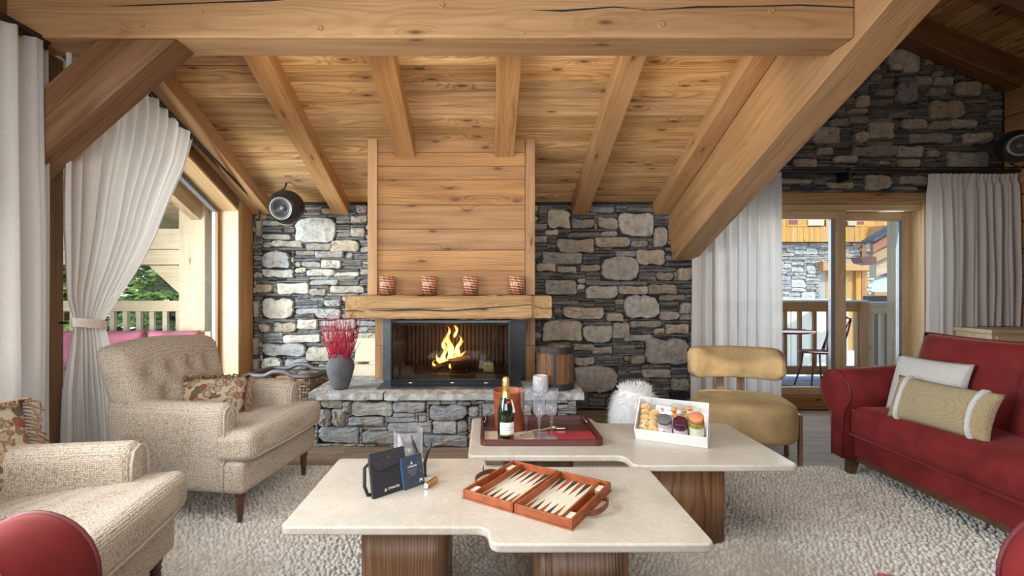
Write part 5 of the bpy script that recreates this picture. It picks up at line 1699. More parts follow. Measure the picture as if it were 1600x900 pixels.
MB().prism([(.0, .168), (.004, .150), (.034, .098), (.165, .114), (.1635, .170), (.0, .172)], 0, .006, Matrix.Translation((0, -.0005, 0)) @ UP).build('flap', plain('charcoal_flap', (.03, .03, .036), .95, var=.6, scale=160, bump=.5), po, bev=.001)
MB().lathe([(0, .003), (.004, .002), (.005, 0)], 10, Matrix.Translation((.085, -.0045, .142)) @ UP).build('button', plain('copper', (.5, .2, .1), .3, .9), po)
text('lettering', 'CIMALPES', .0122, INK, po, Matrix.Translation((.096, -.0006, .022)) @ UP)
MB().add([(0, 0, 0), (.013, 0, 0), (.0065, 0, .012), (.0035, 0, .002), (.0095, 0, .002), (.0065, 0, .0075)], [(0, 1, 4, 3), (1, 2, 5, 4), (2, 0, 3, 5)], Matrix.Translation((.052, -.0008, .016))).build('emblem', INK, po)
MB().tube([(.02, .018, .14), (-.006, .03, .12), (-.012, .036, .05), (.0, .04, .015), (.05, .045, .006)], .007, 8).build('strap', LEAD if False else FELTB, po, smooth=True)
MB().box(.01, .16, .0165, .03, .01, .15).build('gusset', plain('grey_lining', (.14, .145, .155), .8), po, bev=.004)
bk_ = thing('booklet', 'small navy booklet with white print leaning beside the felt pouch', 'booklet')
bk_.matrix_world = Matrix.Translation((-.338, 1.990, ZT+.001)) @ Matrix.Rotation(R(45), 4, 'Z') @ Matrix.Rotation(R(-12), 4, 'X')
NAVY = plain('navy_cover', (.035, .050, .075), .6, var=.1)
BLUE = plain('blue_edge', (.035, .14, .32), .5, var=.1)
MB().box(0, .102, 0, .003, 0, .128).build('cover', NAVY, bk_, bev=.0006)
MB().box(0, .101, .0031, .013, .001, .127).build('pages', BLUE, bk_)
MB().box(0, .102, .0131, .016, 0, .128).build('cover', BLUE, bk_, bev=.0006)
MB().add([(0, 0, 0), (.013, 0, 0), (.0065, 0, .012), (.0035, 0, .002), (.0095, 0, .002), (.0065, 0, .0075)], [(0, 1, 4, 3), (1, 2, 5, 4), (2, 0, 3, 5)], Matrix.Translation((.040, -.0004, .094))).build('emblem', INK, bk_)
text('lettering', 'CIMALPES', .0105, INK, bk_, Matrix.Translation((.048, -.0003, .084)) @ UP)
GINK = plain('grey_print', (.28, .30, .33), .6, var=.02)
for q, wd_ in enumerate((.046, .040, .028, .024)):
    MB().box(.048-wd_/2, .048+wd_/2, -.0004, -.0001, .070-q*.007, .0715-q*.007).build('print_line', GINK, bk_)
b = MB()
b.box(.078, .081, -.0004, -.0001, .016, .028); b.box(.089, .092, -.0004, -.0001, .016, .028); b.box(.081, .089, -.0004, -.0001, .020, .025); b.box(.076, .0785, -.0004, -.0001, .014, .018); b.box(.0915, .094, -.0004, -.0001, .014, .018)
b.build('emblem', INK, bk_)
for q, (x, z) in enumerate(((.080, .088), (.086, .052))):
    MB().add([(0, 0, 0), (.006, 0, .0035), (0, 0, .007), (.0012, 0, .0022), (.0036, 0, .0035), (.0012, 0, .0048)], [(0, 1, 4, 3), (1, 2, 5, 4), (2, 0, 3, 5)], Matrix.Translation((x, -.0004, z))).build('emblem', GINK, bk_)
kn = thing('pocket_knife', 'small wooden handled pocket knife lying right of the booklet', 'knife', (-.236, 2.045, ZT+.0135), R(66))
MB().soft(.085, .018, .022, .007, 4).build('handle', plain('honey_wood', (.42, .20, .075), .45, var=.3, scale=60), kn, smooth=True)
MB().box(-.046, -.040, -.009, .009, -.0105, .0105).build('bolster', CHROME, kn, bev=.002)
MB().box(-.04, .036, -.0015, .0015, .0105, .0125).build('blade', BLACK, kn)
gv = thing('glass_vase', 'clear straight glass behind the felt pouch and booklet', 'glass', (-.362, 2.215, ZT))
MB().lathe([(0, .0005), (.060, .0005), (.064, .006), (.066, .185), (.0635, .185), (.061, .010), (0, .009)], 36).build('bowl', CRYSTAL, gv, smooth=True)
bc = thing('black_handles', 'pair of curved black stems standing behind the navy booklet', 'utensil', (-.285, 2.13, ZT))
MB().tube([(-.01, .01, .0), (-.02, .02, .08), (-.045, .03, .14), (-.055, .035, .175)], [.006, .008, .007, .005], 8).build('stem', RUBBER, bc, smooth=True)
MB().tube([(.012, .005, .0), (.008, .006, .06), (.022, .0, .11), (.040, -.006, .155)], [.005, .008, .007, .005], 8).build('stem', RUBBER, bc, smooth=True)
MB().tube([(-.01, .01, .006), (.012, .005, .006)], .006, 6).build('foot', RUBBER, bc, smooth=True)

# ---- drinks tray
MAR = plain('maroon_lacquer', (.085, .022, .018), .28, var=.12)
tr = thing('serving_tray', 'maroon lacquered serving tray with cream and red bands', 'tray', (.287, 2.80, ZT))
TX, TY = .327, .250
outer = round_poly([(-TX, -TY), (TX, -TY), (TX, TY), (-TX, TY)], .045)
inner = round_poly([(-TX+.012, -TY+.012), (TX-.012, -TY+.012), (TX-.012, TY-.012), (-TX+.012, TY-.012)], .036)
n = len(outer)
vs = [(x, y_, 0) for x, y_ in outer] + [(x, y_, .032) for x, y_ in outer] + [(x, y_, .032) for x, y_ in inner] + [(x, y_, .006) for x, y_ in inner]
fs = []
for r_ in range(3):
    fs += [(r_*n+i, r_*n+(i+1) % n, (r_+1)*n+(i+1) % n, (r_+1)*n+i) for i in range(n)]
fs += [tuple(reversed(range(n))), tuple(range(3*n, 4*n))]
MB().add(vs, fs).build('body', MAR, tr)
for (xa, xb, nm, c) in ((-.305, -.03, 'cream_band', (.62, .48, .35)), (-.03, .055, 'mauve_band', (.30, .17, .20)), (.055, .305, 'red_band', (.36, .035, .05))):
    MB().box(xa+.0005, xb-.0005, -.232, -.005, .0062, .0075).build(nm, plain(nm, c, .35, var=.05), tr)
for sx in (-1, 1):
    MB().tube([(sx*(TX-.022), .10, .03), (sx*(TX-.028), .14, .036), (sx*(TX-.028), .19, .036), (sx*(TX-.022), .22, .03)], .004, 6).build('grip', CHROME, tr, smooth=True)
# ice bucket
ib = thing('ice_bucket', 'tan leather ice bucket behind the champagne bottle', 'bucket', (.125, 2.84, ZT+.0066))
n = 36
MB().lathe([(0, 0), (.078, 0), (.081, .004), (.094, .222), (.0965, .226), (.0945, .230), (.090, .226), (.079, .012), (0, .010)], n).build('body', LEA, ib, smooth=True)
# champagne bottle
bo = thing('champagne_bottle', 'dark green champagne bottle with gold foil neck on the tray', 'bottle', (.098, 2.635, ZT+.0078), R(6))
MB().lathe([(0, .006), (.03, .001), (.043, .0), (.0455, .008), (.0455, .150), (.042, .178), (.032, .212), (.021, .238), (.0165, .255), (.0155, .262), (0, .262)], 36).build('glass', BOTTLEG, bo, smooth=True)
GOLD = plain('gold_foil', (.62, .43, .15), .32, .75, var=.25, scale=60, bump=.3)
MB().lathe([(.0235, .233), (.020, .245), (.0178, .262), (.0165, .285), (.019, .29), (.019, .302), (.0185, .306), (.0195, .318), (.0165, .336), (.008, .342), (0, .343)], 28).build('foil', GOLD, bo, smooth=True)
def label_patch(name, r_, z0, z1, a0, a1, mat, par, n=12):
    vs = []
    for i in range(n+1):
        a = R(a0+(a1-a0)*i/n)
        vs += [(r_*math.cos(a), r_*math.sin(a), z0), (r_*math.cos(a), r_*math.sin(a), z1)]
    return MB().add(vs, [(2*i, 2*i+2, 2*i+3, 2*i+1) for i in range(n)]).build(name, mat, par, smooth=True)
label_patch('front_label', .0462, .040, .104, -140, -28, plain('label_paper', (.74, .74, .73), .6, var=.03), bo)
label_patch('gold_border', .0463, .034, .0405, -140, -28, GOLD, bo)
MB().lathe([(0, .0015), (.010, .001), (.011, 0)], 16, Matrix.Translation((.010, -.0290, .212)) @ Matrix.Rotation(R(20), 4, 'Z') @ Matrix.Rotation(R(62), 4, 'X')).build('red_seal', plain('red_seal', (.55, .02, .02), .4), bo)
def curved_text(body, r_, z, size, a_mid, mat, par, step):
    L = len(body); b = MB()
    for i, ch in enumerate(body):
        if ch == ' ': continue
        a = R(a_mid + (i-(L-1)/2)*step)
        M = Matrix.Translation((r_*math.cos(a), r_*math.sin(a), z)) @ Matrix.Rotation(a+R(90), 4, 'Z') @ UP
        vs, fs = text_mesh(ch, size, .0001)
        b.add(vs, fs, M)
    b.build('lettering', mat, par)
DINK = plain('dark_print', (.08, .08, .09), .6)
curved_text('MOËT & CHANDON', .0465, .075, .0088, -82, DINK, bo, 5.9)
curved_text('CHAMPAGNE', .0465, .063, .006, -82, DINK, bo, 5.5)
curved_text('MOËT', .0181, .268, .011, -60, DINK, bo, 30)
tg = MB().add([(0, 0, 0), (.030, 0, .0), (.034, 0, .058), (.016, 0, .078), (-.004, 0, .066), (0, .001, 0), (.03, .001, 0), (.034, .001, .058), (.016, .001, .078), (-.004, .001, .066)],
              [(0,1,2,3,4), (9,8,7,6,5), (0,5,6,1), (1,6,7,2), (2,7,8,3), (3,8,9,4), (4,9,5,0)]).build('neck_tag', plain('tag_card', (.58, .55, .52), .7), bo, M=Matrix.Translation((.018, -.034, .150)) @ Matrix.Rotation(R(12), 4, 'Z') @ Matrix.Rotation(R(-12), 4, 'Y') @ Matrix.Rotation(R(-14), 4, 'X'))
MB().tube([(-.004, -.024, .225), (.012, -.03, .232), (.03, -.03, .222)], .001, 5).build('string', GOLD, bo)
# flutes
fl = None
FLX = [((.215, 2.705), 'tall crystal champagne flute nearest the bottle'), ((.279, 2.635), 'tall crystal champagne flute at the front of the four on the tray'),
       ((.350, 2.665), 'tall crystal champagne flute furthest right on the tray'), ((.292, 2.76), 'tall crystal champagne flute at the back of the four on the tray')]
for (x, y_), lab in FLX:
    if fl is None:
        fl = thing('champagne_flute', lab, 'glass', group='champagne flutes on the tray')
        MB().lathe([(0, .001), (.034, .0005), (.035, .003), (.012, .007), (.005, .012), (0, .012)], 28).build('foot', CRYSTAL, fl, smooth=True)
        MB().lathe([(.0045, .0125), (.0042, .06), (.0045, .082), (.009, .089), (.0095, .096), (.006, .102), (.010, .108), (.006, .114), (.004, .118)], 16).build('stem', CRYSTAL, fl, smooth=True)
        MB().lathe([(0, .119), (.012, .121), (.024, .138), (.030, .162), (.0305, .20), (.0315, .235), (.037, .268), (.036, .268), (.0302, .235), (.0292, .20), (.0285, .165), (.022, .142), (.01, .127), (0, .125)], 28).build('bowl', CRYSTAL, fl, smooth=True)
        c = fl
    else:
        c = copy_tree(fl); c['label'] = lab
    c.location = (x, y_, ZT+.0078)
co_ = thing('bottle_opener', 'metal opener with a tan cord lying on the tray behind the flutes', 'opener', (.36, 2.82, ZT+.0072))
MB().tube([(-.13, -.06, .006), (-.09, -.045, .012), (-.05, -.03, .008), (0, .0, .012), (.02, .004, .012)], .005, 6).build('cord', plain('tan_cord', (.45, .30, .15), .8), co_, smooth=True)
MB().lathe([(.006, -.012), (.011, -.01), (.011, .01), (.006, .012)], 14, Matrix.Translation((.025, .0, .014)) @ Matrix.Rotation(R(90), 4, 'Y')).build('ring', GOLD, co_, smooth=True)
MB().box(.035, .09, -.004, .004, .006, .012).build('shank', CHROME, co_, bev=.002)

# ---- gift box with jars
BM = Matrix.Translation((.790, 2.628, ZT+.001)) @ Matrix.Rotation(R(-26.7), 4, 'Z') @ Matrix.Translation((0, .052, 0)) @ Matrix.Rotation(R(36), 4, 'X')
gb = thing('gift_box', 'white card gift box propped open towards the room on the further table', 'gift box'); gb.matrix_world = BM
BW, BD, BH, th = .362, .235, .082, .004
MB().box(0, BW, 0, BD, 0, th).build('bottom', WHITE, gb)
MB().box(0, BW, 0, th, th, BH).build('side', WHITE, gb); MB().box(0, BW, BD-th, BD, th, BH).build('side', WHITE, gb)
KR = plain('kraft_liner', (.52, .40, .27), .8)
for xa in (0, BW-th):
    MB().box(xa, xa+th, th, BD-th, th, BH).build('side', WHITE, gb)
# lid folded below as the prop
s36, c36 = math.sin(R(36)), math.cos(R(36))
zb = BD*s36
lid = MB().add([(0, .06, -.0005), (BW, .06, -.0005), (BW, BD, -.0005), (0, BD, -.0005),
                (0, .06*1.0, -.06*math.tan(R(36))*1.0+.0), (BW, .06, -.06*math.tan(R(36))), (BW, BD, -BD*math.tan(R(36))), (0, BD, -BD*math.tan(R(36)))],
               [(0,1,2,3), (7,6,5,4), (0,4,5,1), (1,5,6,2), (2,6,7,3), (3,7,4,0)]).build('lid', WHITE, gb)
lid.location = (0, 0, -.001)
# straw filling
rw = random.Random(2); b = MB()
for i in range(380):
    x, y_ = rw.uniform(.012, BW-.03), rw.uniform(.03, BD-.012); z = rw.uniform(.006, .026)
    if x > BW-.05: z += .02
    b.tube([(x, y_, z), (x+rw.uniform(-.02, .02), y_+rw.uniform(-.012, .012), z+rw.uniform(0, .012)), (x+rw.uniform(-.03, .016), y_+rw.uniform(-.018, .01), z+rw.uniform(-.003, .012))], .0012, 3)
o = b.build('straw_filling', plain('paper_straw', (.62, .54, .36), .8, var=.15), gb); o['kind'] = 'stuff'
def in_box(o, x, y_, z, rz=0, rx=0):
    o.matrix_world = BM @ Matrix.Translation((x, y_, z)) @ Matrix.Rotation(rz, 4, 'Z') @ Matrix.Rotation(rx, 4, 'X')
def jar(label, x, y_, lidc, body, lab, h=.074, r_=.031, rx=0, z=.030):
    t = thing('preserve_jar', label, 'jar')
    # stands leaning back in the box: axis along the box depth
    MB().lathe([(0, 0), (r_*.9, 0), (r_, .005), (r_, h*.70), (r_*.86, h*.80), (r_*.86, h*.82), (0, h*.82)], 26).build('glass', body, t, smooth=True)
    MB().lathe([(r_*.87, h*.80), (r_*.96, h*.80), (r_*.96, h*.985), (r_*.9, h), (0, h)], 26).build('lid', lidc, t, smooth=True)
    label_patch('paper_label', r_*1.008, h*.10, h*.56, 200, 340, lab, t)
    in_box(t, x, y_, z, 0, rx)
    return t
GREYL = plain('grey_lid', (.12, .13, .12), .4); PUR = plain('purple_jam', (.06, .015, .03), .2, var=.3); OLV = plain('olive_pickle', (.26, .22, .04), .3, var=.5, scale=60)
PAP = plain('jar_paper', (.74, .72, .74), .6, var=.04); LIL = plain('lilac_paper', (.62, .50, .60), .6, var=.06); ORL = plain('orange_lid', (.62, .22, .10), .45); PALE = plain('pale_jam', (.40, .36, .37), .3)
CRP = plain('cream_paper', (.66, .64, .48), .6, var=.12, scale=90)
j1 = jar('preserve jar with a grey lid and white label in the gift box', .152, .052, GREYL, PALE, PAP, h=.098, r_=.0375, rx=R(-8), z=.024)
j2 = jar('preserve jar with dark purple jam and lilac label in the gift box', .230, .052, PUR, PUR, LIL, h=.094, r_=.0375, rx=R(-8), z=.024)
j3 = jar('tall jar of green pickle with an orange lid in the gift box', .309, .056, ORL, OLV, CRP, h=.128, r_=.038, rx=R(-10), z=.024)
for jj, (x, z) in ((j1, (.16, .055)), (j2, (.19, .05)),):
    pass
MB().lathe([(0, .0), (.010, .0), (.008, .003), (0, .003)], 8, Matrix.Translation((0, -.0380, .033)) @ UP).build('flower_print', plain('violet_print', (.25, .02, .16), .6), j1)
cb = thing('cookie_bag', 'clear bag of round butter biscuits at the left of the gift box', 'biscuits')
in_box(cb, .062, .045, .014)
BIS = plain('butter_biscuit', (.62, .40, .16), .8, var=.25, scale=50, bump=.3)
rb_ = random.Random(9)
for q in range(9):
    row_, cl_ = q//2, q % 2
    MB().lathe([(0, 0), (.026, 0), (.030, .004), (.030, .010), (.026, .014), (0, .015)], 18, Matrix.Translation((-.022+cl_*.046+rb_.uniform(-.004, .004), .0+row_*.034, .022+row_*.004)) @ Matrix.Rotation(R(62+rb_.uniform(-8, 8)), 4, 'X') @ Matrix.Rotation(rb_.uniform(-.3, .3), 4, 'Y')).build('biscuit', BIS, cb, smooth=True)
vs = []
film = MB().pillow(.115, .185, .075, 14, .05, Matrix.Translation((0, .07, .032)) @ Matrix.Rotation(R(-90), 4, 'X'), wob=.5, seed=3).build('film', glass_thin('clear_film', (.95, .95, .95), 1.3), cb, smooth=False)
MB().tube([(0, .155, .05), (-.01, .175, .062), (.01, .178, .066)], [.012, .006, .016], 8).build('knot', bpy.data.materials['clear_film'], cb)
gt = thing('gift_tag', 'white rounded tag with blue edge and red print in the gift box', 'tag')
in_box(gt, .140, .165, .068, R(-6), R(20))
def tagpoly(w, h): 
    return [(-w, -h), (w*.5, -h)] + [(w*.5+h*math.sin(R(a))*1.0, -h*math.cos(R(a))) for a in range(20, 180, 20)] + [(w*.5, h), (-w, h)]
MB().prism(tagpoly(.050, .027), 0, .002).build('border', plain('blue_border', (.12, .17, .36), .5), gt)
MB().prism(tagpoly(.047, .0235), .0021, .0028).build('card', WHITE, gt)
rp = plain('red_print', (.62, .10, .05), .6)
for (x, y_, r_) in ((-.012, .006, .006), (-.008, -.004, .007), (-.018, .001, .005), (-.012, -.012, .004)):
    MB().lathe([(0, .0001), (r_, 0)], 9, Matrix.Translation((x, y_, .0031))).build('print', rp, gt)
MB().box(-.036, -.032, -.006, .006, .0029, .0031).build('print', rp, gt)
MB().box(.010, .034, -.002, .003, .0029, .0031).build('print', GINK, gt)
sw = thing('sweets_bag', 'small bag of orange caramels behind the jars in the gift box', 'sweets')
in_box(sw, .225, .140, .030)
CAR = plain('orange_caramel', (.66, .26, .06), .3, var=.3, scale=60)
for q in range(14):
    MB().soft(.026, .022, .020, .007, 2, M=Matrix.Translation((rb_.uniform(-.05, .055), rb_.uniform(-.02, .055), .015+.016*(q % 3))) @ Matrix.Rotation(rb_.uniform(0, 3), 4, 'Z') @ Matrix.Rotation(rb_.uniform(-.6, .6), 4, 'X')).build('caramel', CAR, sw, smooth=True)
MB().pillow(.13, .12, .06, 12, .05, Matrix.Translation((.008, .02, .034)) @ Matrix.Rotation(R(-90), 4, 'X'), wob=.6, seed=7).build('film', bpy.data.materials['clear_film'], sw)

# ---- wicker log basket
wk = thing('wicker_basket', 'wicker log basket with dark rim left of the hearth', 'basket', (-1.82, 4.50, 0), R(-6))
WIC = plain('brown_wicker', (.17, .105, .06), .6, var=.4, scale=50); RIMM = plain('dark_wicker_rim', (.085, .075, .07), .5, var=.2)
bw0, bd0, bw1, bd1, bh = .24, .155, .30, .205, .46
def ring_pts(t_, w=0):
    a, d = bw0+(bw1-bw0)*t_, bd0+(bd1-bd0)*t_
    return round_poly([(-a, -d), (a, -d), (a, d), (-a, d)], .06)
for k2 in range(16):
    t_ = k2/15; pl = ring_pts(t_); z = .012+t_*(bh-.03)
    dens = []
    for i in range(len(pl)):
        a = Vector(pl[i]); c = Vector(pl[(i+1) % len(pl)]); m = max(1, int((c-a).length/.03))
        for q in range(m): dens.append(a+(c-a)*q/m)
    pts = []
    for i, p in enumerate(dens):
        off = .011*(1 if (i//2+k2) % 2 else -1)
        l = p.length; pts.append((p.x*(1+off/l), p.y*(1+off/l), z))
    MB().tube(pts, .0095, 6, closed=True).build('weave_strand', WIC, wk, smooth=True)
p0, p1 = ring_pts(0), ring_pts(1.0)
seg_ = []
for i in range(len(p0)):
    a0, a1 = Vector(p0[i]), Vector(p0[(i+1) % len(p0)]); b0, b1 = Vector(p1[i]), Vector(p1[(i+1) % len(p1)])
    m = max(1, int((a1-a0).length/.06))
    for q in range(m):
        u = a0+(a1-a0)*q/m; v = b0+(b1-b0)*q/m
        MB().tube([(u.x, u.y, .005), (v.x, v.y, bh-.01)], .007, 6).build('stake', WIC, wk, smooth=True)
MB().prism(ring_pts(0), .004, .02).build('bottom', WIC, wk)
pl = ring_pts(1.03); pts = []
for i in range(len(pl)):
    a = Vector(pl[i]); c = Vector(pl[(i+1) % len(pl)]); m = max(1, int((c-a).length/.025))
    for q in range(m):
        p = a+(c-a)*q/m
        up = .040*math.exp(-((p.x)/.10)**4) if abs(p.y) > bd1*.9 else 0
        pts.append((p.x, p.y, bh+.012+up))
MB().tube(pts, .022, 8, closed=True).build('rim', RIMM, wk, smooth=True)
for q, (x, y_, z, ln, an, r_) in enumerate(((-.05, .02, .36, .30, .2, .045), (.06, -.04, .385, .26, -.4, .04), (.0, .07, .37, .32, .05, .05), (.08, .08, .42, .10, 1.3, .035))):
    M = Matrix.Translation((-1.82+x, 4.50+y_, z)) @ Matrix.Rotation(an, 4, 'Z')
    d = M @ Vector((ln/2, 0, 0)); e = M @ Vector((-ln/2, 0, 0))
    log('basket_log', ['split log lying at the left in the wicker basket', 'split log at the front in the wicker basket', 'split log at the back in the wicker basket', 'short pale log end on top in the wicker basket'][q], e, d, r_, 20+q)
for nm in ('basket_log',):
    for o in [o for o in COL.objects if o.name.startswith(nm)]: o.data.materials[0] = W['pale'] if o.name.endswith('3') else W['rail']
lb = thing('lantern', 'small iron lantern with wire handle behind the buttoned armchair', 'lantern', (-1.98, 4.12, 0))
MB().lathe([(0, 0), (.09, 0), (.09, .02), (.07, .03), (.07, .30), (.085, .31), (.03, .38), (0, .38)], 8).build('body', IRON, lb)
MB().tube([(-.085, 0, .31), (-.085, 0, .43), (-.05, 0, .475), (.03, 0, .48), (.08, 0, .44), (.085, 0, .31)], .005, 6).build('wire_handle', RUBBER, lb, smooth=True)

# ================================================================== OUTSIDE
# ---- left porch
dk_ = tag(MB().box(-7.2, -2.66, .5, 5.5, -.12, -.03).build('porch_deck', W['pale']), 'pale timber porch deck outside the left window', 'deck', kind='structure')
for k2 in range(24):
    bx('plank', W['pale'], dk_, -7.2, -2.66, .52+k2*.205, .52+k2*.205+.198, -.03, -.002)
def railing(label, x0, x1, Y, ztop, zbot, hr, n, wbal, mat, z0, thick=.07):
    t = thing('railing', label, 'railing', (x0, Y, 0))
    bx('top_rail', mat, t, 0, x1-x0, -thick/2, thick/2, ztop-hr, ztop, bev=.004)
    bx('bottom_rail', mat, t, 0, x1-x0, -thick/2, thick/2, zbot, zbot+.10, bev=.004)
    for k2 in range(n):
        x = (x1-x0)*(k2+.5)/n
        bx('baluster', mat, t, x-wbal/2, x+wbal/2, -.02, .02, zbot+.101, ztop-hr-.001, axis='z')
    return t
railing('pale larch railing of the porch outside the left window', -6.6, -3.29, 5.30, 1.112, .10, .115, 23, .05, W['pale'], 0)
bx('porch_post', W['pale'], None, -3.285, -3.005, 5.17, 5.44, -.03, 3.0, bev=.008, axis='z')
tag(bpy.data.objects['porch_post'], 'broad pale timber porch post outside the left window', 'post', kind='structure')
pbm = thing('porch_beam', 'pale double beam of the porch above the railing', 'beam', (0, 0, 0), kind='structure')
bx('beam', W['pale'], pbm, -7.2, -3.29, 5.2, 5.42, 1.665, 1.885, bev=.006)
bx('beam', W['pale'], pbm, -7.2, -3.29, 5.2, 5.42, 1.50, 1.66, bev=.006)
def poly_y(name, poly, y0, y1, mat, par):
    n = len(poly)
    vs = [(x, y0, z) for x, z in poly] + [(x, y1, z) for x, z in poly]
    return MB().add(vs, [tuple(range(n)), tuple(reversed(range(n, 2*n)))] + [(i, n+i, n+(i+1) % n, (i+1) % n) for i in range(n)]).build(name, mat, par)
q = lambda px, py, Y=5.3: (P(px, py, Y).x, P(px, py, Y).z)
poly_y('knee_brace', [q(238, 415), q(283, 415), q(291.5, 424), q(291.5, 464)], 5.24, 5.38, W['pale'], pbm)
pr_ = thing('porch_roof', 'pale boarded porch roof outside the left window', 'roof', (0, 0, 0), kind='structure')
for k2 in range(20):
    yy = 6.0-k2*.28
    z = 2.10+(5.3-yy)*M_
    timber('roof_board', (-7.2, yy, z), (-2.64, yy, z), .297, .025, W['pale'], pr_, up=NRM, bev=0)
for x in (-6.2, -5.2, -4.2, -3.1):
    timber('roof_rafter', (x, 6.0, 2.10-.7*M_-.10), (x, .5, 2.10+4.8*M_-.10), .10, .15, W['pale'], pr_, up=NRM, bev=.004)
ps = thing('porch_sofa', 'pink cushioned timber sofa on the porch outside the left window', 'sofa', (-3.55, 4.80, 0))
PINK = velvet('pink_canvas', (.46, .13, .19), .2)
MB().tube([(-.85, .27, .785), (.62, .27, .785)], .018, 8).build('back_rail', PINK, ps, smooth=True)
for x in (-.22, .34, -.76):
    MB().pillow(.54, .40, .18, 14, .04, tilt((x, .14, .62), 0, R(-12))).build('back_cushion', PINK, ps, smooth=True)
MB().soft(1.66, .62, .14, .04, 5, M=Matrix.Translation((-.18, -.10, .36))).build('seat_cushion', PINK, ps, smooth=True)
bx('frame', W['pale'], ps, -1.05, .66, -.40, .30, .20, .285, bev=.004)
for x in (.63, -1.05): 
    bx('arm_post', W['pale'], ps, x, x+.06, .22, .30, .0, .80, axis='z'); bx('leg', W['pale'], ps, x, x+.06, -.40, -.33, .0, .55, axis='z'); bx('arm_rest', W['pale'], ps, x, x+.06, -.40, .22, .55, .60, axis='y')
# ---- spruce trees
def leafmat(name, a, b_):
    t = NT(name); g = t.node('ShaderNodeAttribute', attribute_name='tone')
    t.ln(g.outputs['Color'], t.b.inputs['Base Color']); t.b.inputs['Roughness'].default_value = .7
    t.b.inputs['Specular IOR Level'].default_value = .2
    return t.m
NEED = leafmat('spruce_needles', 0, 0)
def spruce(label, x, y, h, rad, seed, base=-3.0):
    t = thing('spruce_tree', label, 'tree', (x, y, base))
    MB().lathe([(0, 0), (.16, 0), (.10, h*.5), (.02, h), (0, h)], 10).build('trunk', plain('spruce_bark', (.12, .08, .05), .9) if 'spruce_bark' not in bpy.data.materials else bpy.data.materials['spruce_bark'], t)
    rg = np.random.default_rng(seed)
    V = []; Fc = []; Cc = []
    nb = 150
    bv = MB()
    quads = []
    for i in range(nb):
        z = h*(.06+.90*(i/nb)**.95); L = rad*(1-z/h)**.75*rg.uniform(.8, 1.1)+.15
        a = i*2.399+rg.uniform(-.3, .3)
        m = 26
        s_ = np.linspace(.12, 1, m)
        bx_ = np.cos(a)*L*s_; by_ = np.sin(a)*L*s_; bz_ = z - .42*L*s_**1.4*(1-.45*s_) + .10*L*s_**3
        # twigs either side, each a flat spray of needles
        for sd in (-1, 1):
            tl = (.34*(1-s_*.6)+.07)*rg.uniform(.7, 1.2, m)
            ta = a + sd*rg.uniform(.7, 1.1, m)
            p0 = np.stack([bx_, by_, bz_], -1)
            d = np.stack([np.cos(ta)*tl, np.sin(ta)*tl, -.25*tl+rg.uniform(-.05, .03, m)], -1)
            for k2 in range(4):
                f0 = k2/4; pp = p0 + d*f0
                nd = d*.45
                w = np.stack([-np.sin(ta), np.cos(ta), np.zeros(m)], -1)*.035*(1-f0*.6)
                up = np.array([0, 0, .02])
                j = rg.uniform(-.02, .02, (m, 3))
                V.append(np.stack([pp-w*1.0+j, pp+w+j, pp+nd+up+j, pp+nd*.4+up*2.2+j], 1).reshape(-1, 3))
                tip = (s_*.6+f0*.4)[:, None]
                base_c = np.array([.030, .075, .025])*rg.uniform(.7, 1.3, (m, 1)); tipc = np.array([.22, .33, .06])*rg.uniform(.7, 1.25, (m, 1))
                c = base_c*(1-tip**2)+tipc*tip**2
                Cc.append(np.repeat(c, 4, 0))
    V = np.concatenate(V); Cc = np.concatenate(Cc); n4 = len(V)//4
    qd = np.array([[0, 2, 3], [1, 3, 2]])
    Fq = (qd[None]+(np.arange(n4)*4)[:, None, None]).reshape(-1, 3)
    me = bpy.data.meshes.new('needles')
    me.vertices.add(len(V)); me.vertices.foreach_set('co', V.ravel().astype(np.float32))
    me.loops.add(Fq.size); me.loops.foreach_set('vertex_index', Fq.ravel().astype(np.int32))
    me.polygons.add(len(Fq)); me.polygons.foreach_set('loop_start', np.arange(0, Fq.size, 3, dtype=np.int32)); me.update()
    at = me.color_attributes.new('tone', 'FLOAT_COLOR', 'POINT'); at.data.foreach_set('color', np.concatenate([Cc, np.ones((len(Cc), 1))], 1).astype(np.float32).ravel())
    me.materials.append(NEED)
    o = bpy.data.objects.new('needles', me); link(o, t); o['kind'] = 'stuff'
    return t
spruce('spruce tree seen through the railing, nearest the porch post', -4.9, 8.3, 7.0, 2.3, 1)
spruce('spruce tree behind the curtain side of the porch railing', -7.2, 8.6, 7.5, 2.4, 2)
spruce('taller spruce tree further back between the other spruces', -7.4, 11.6, 9.5, 2.8, 3)
spruce('spruce tree farther off behind the porch post', -4.9, 12.2, 8.5, 2.6, 4)
tag(MB().box(-30, 3, 5.6, 40, -3.4, -3.0).build('slope', plain('meadow', (.09, .15, .04), .95, var=.4, scale=2)), 'green slope under the spruce trees', 'ground', kind='structure')

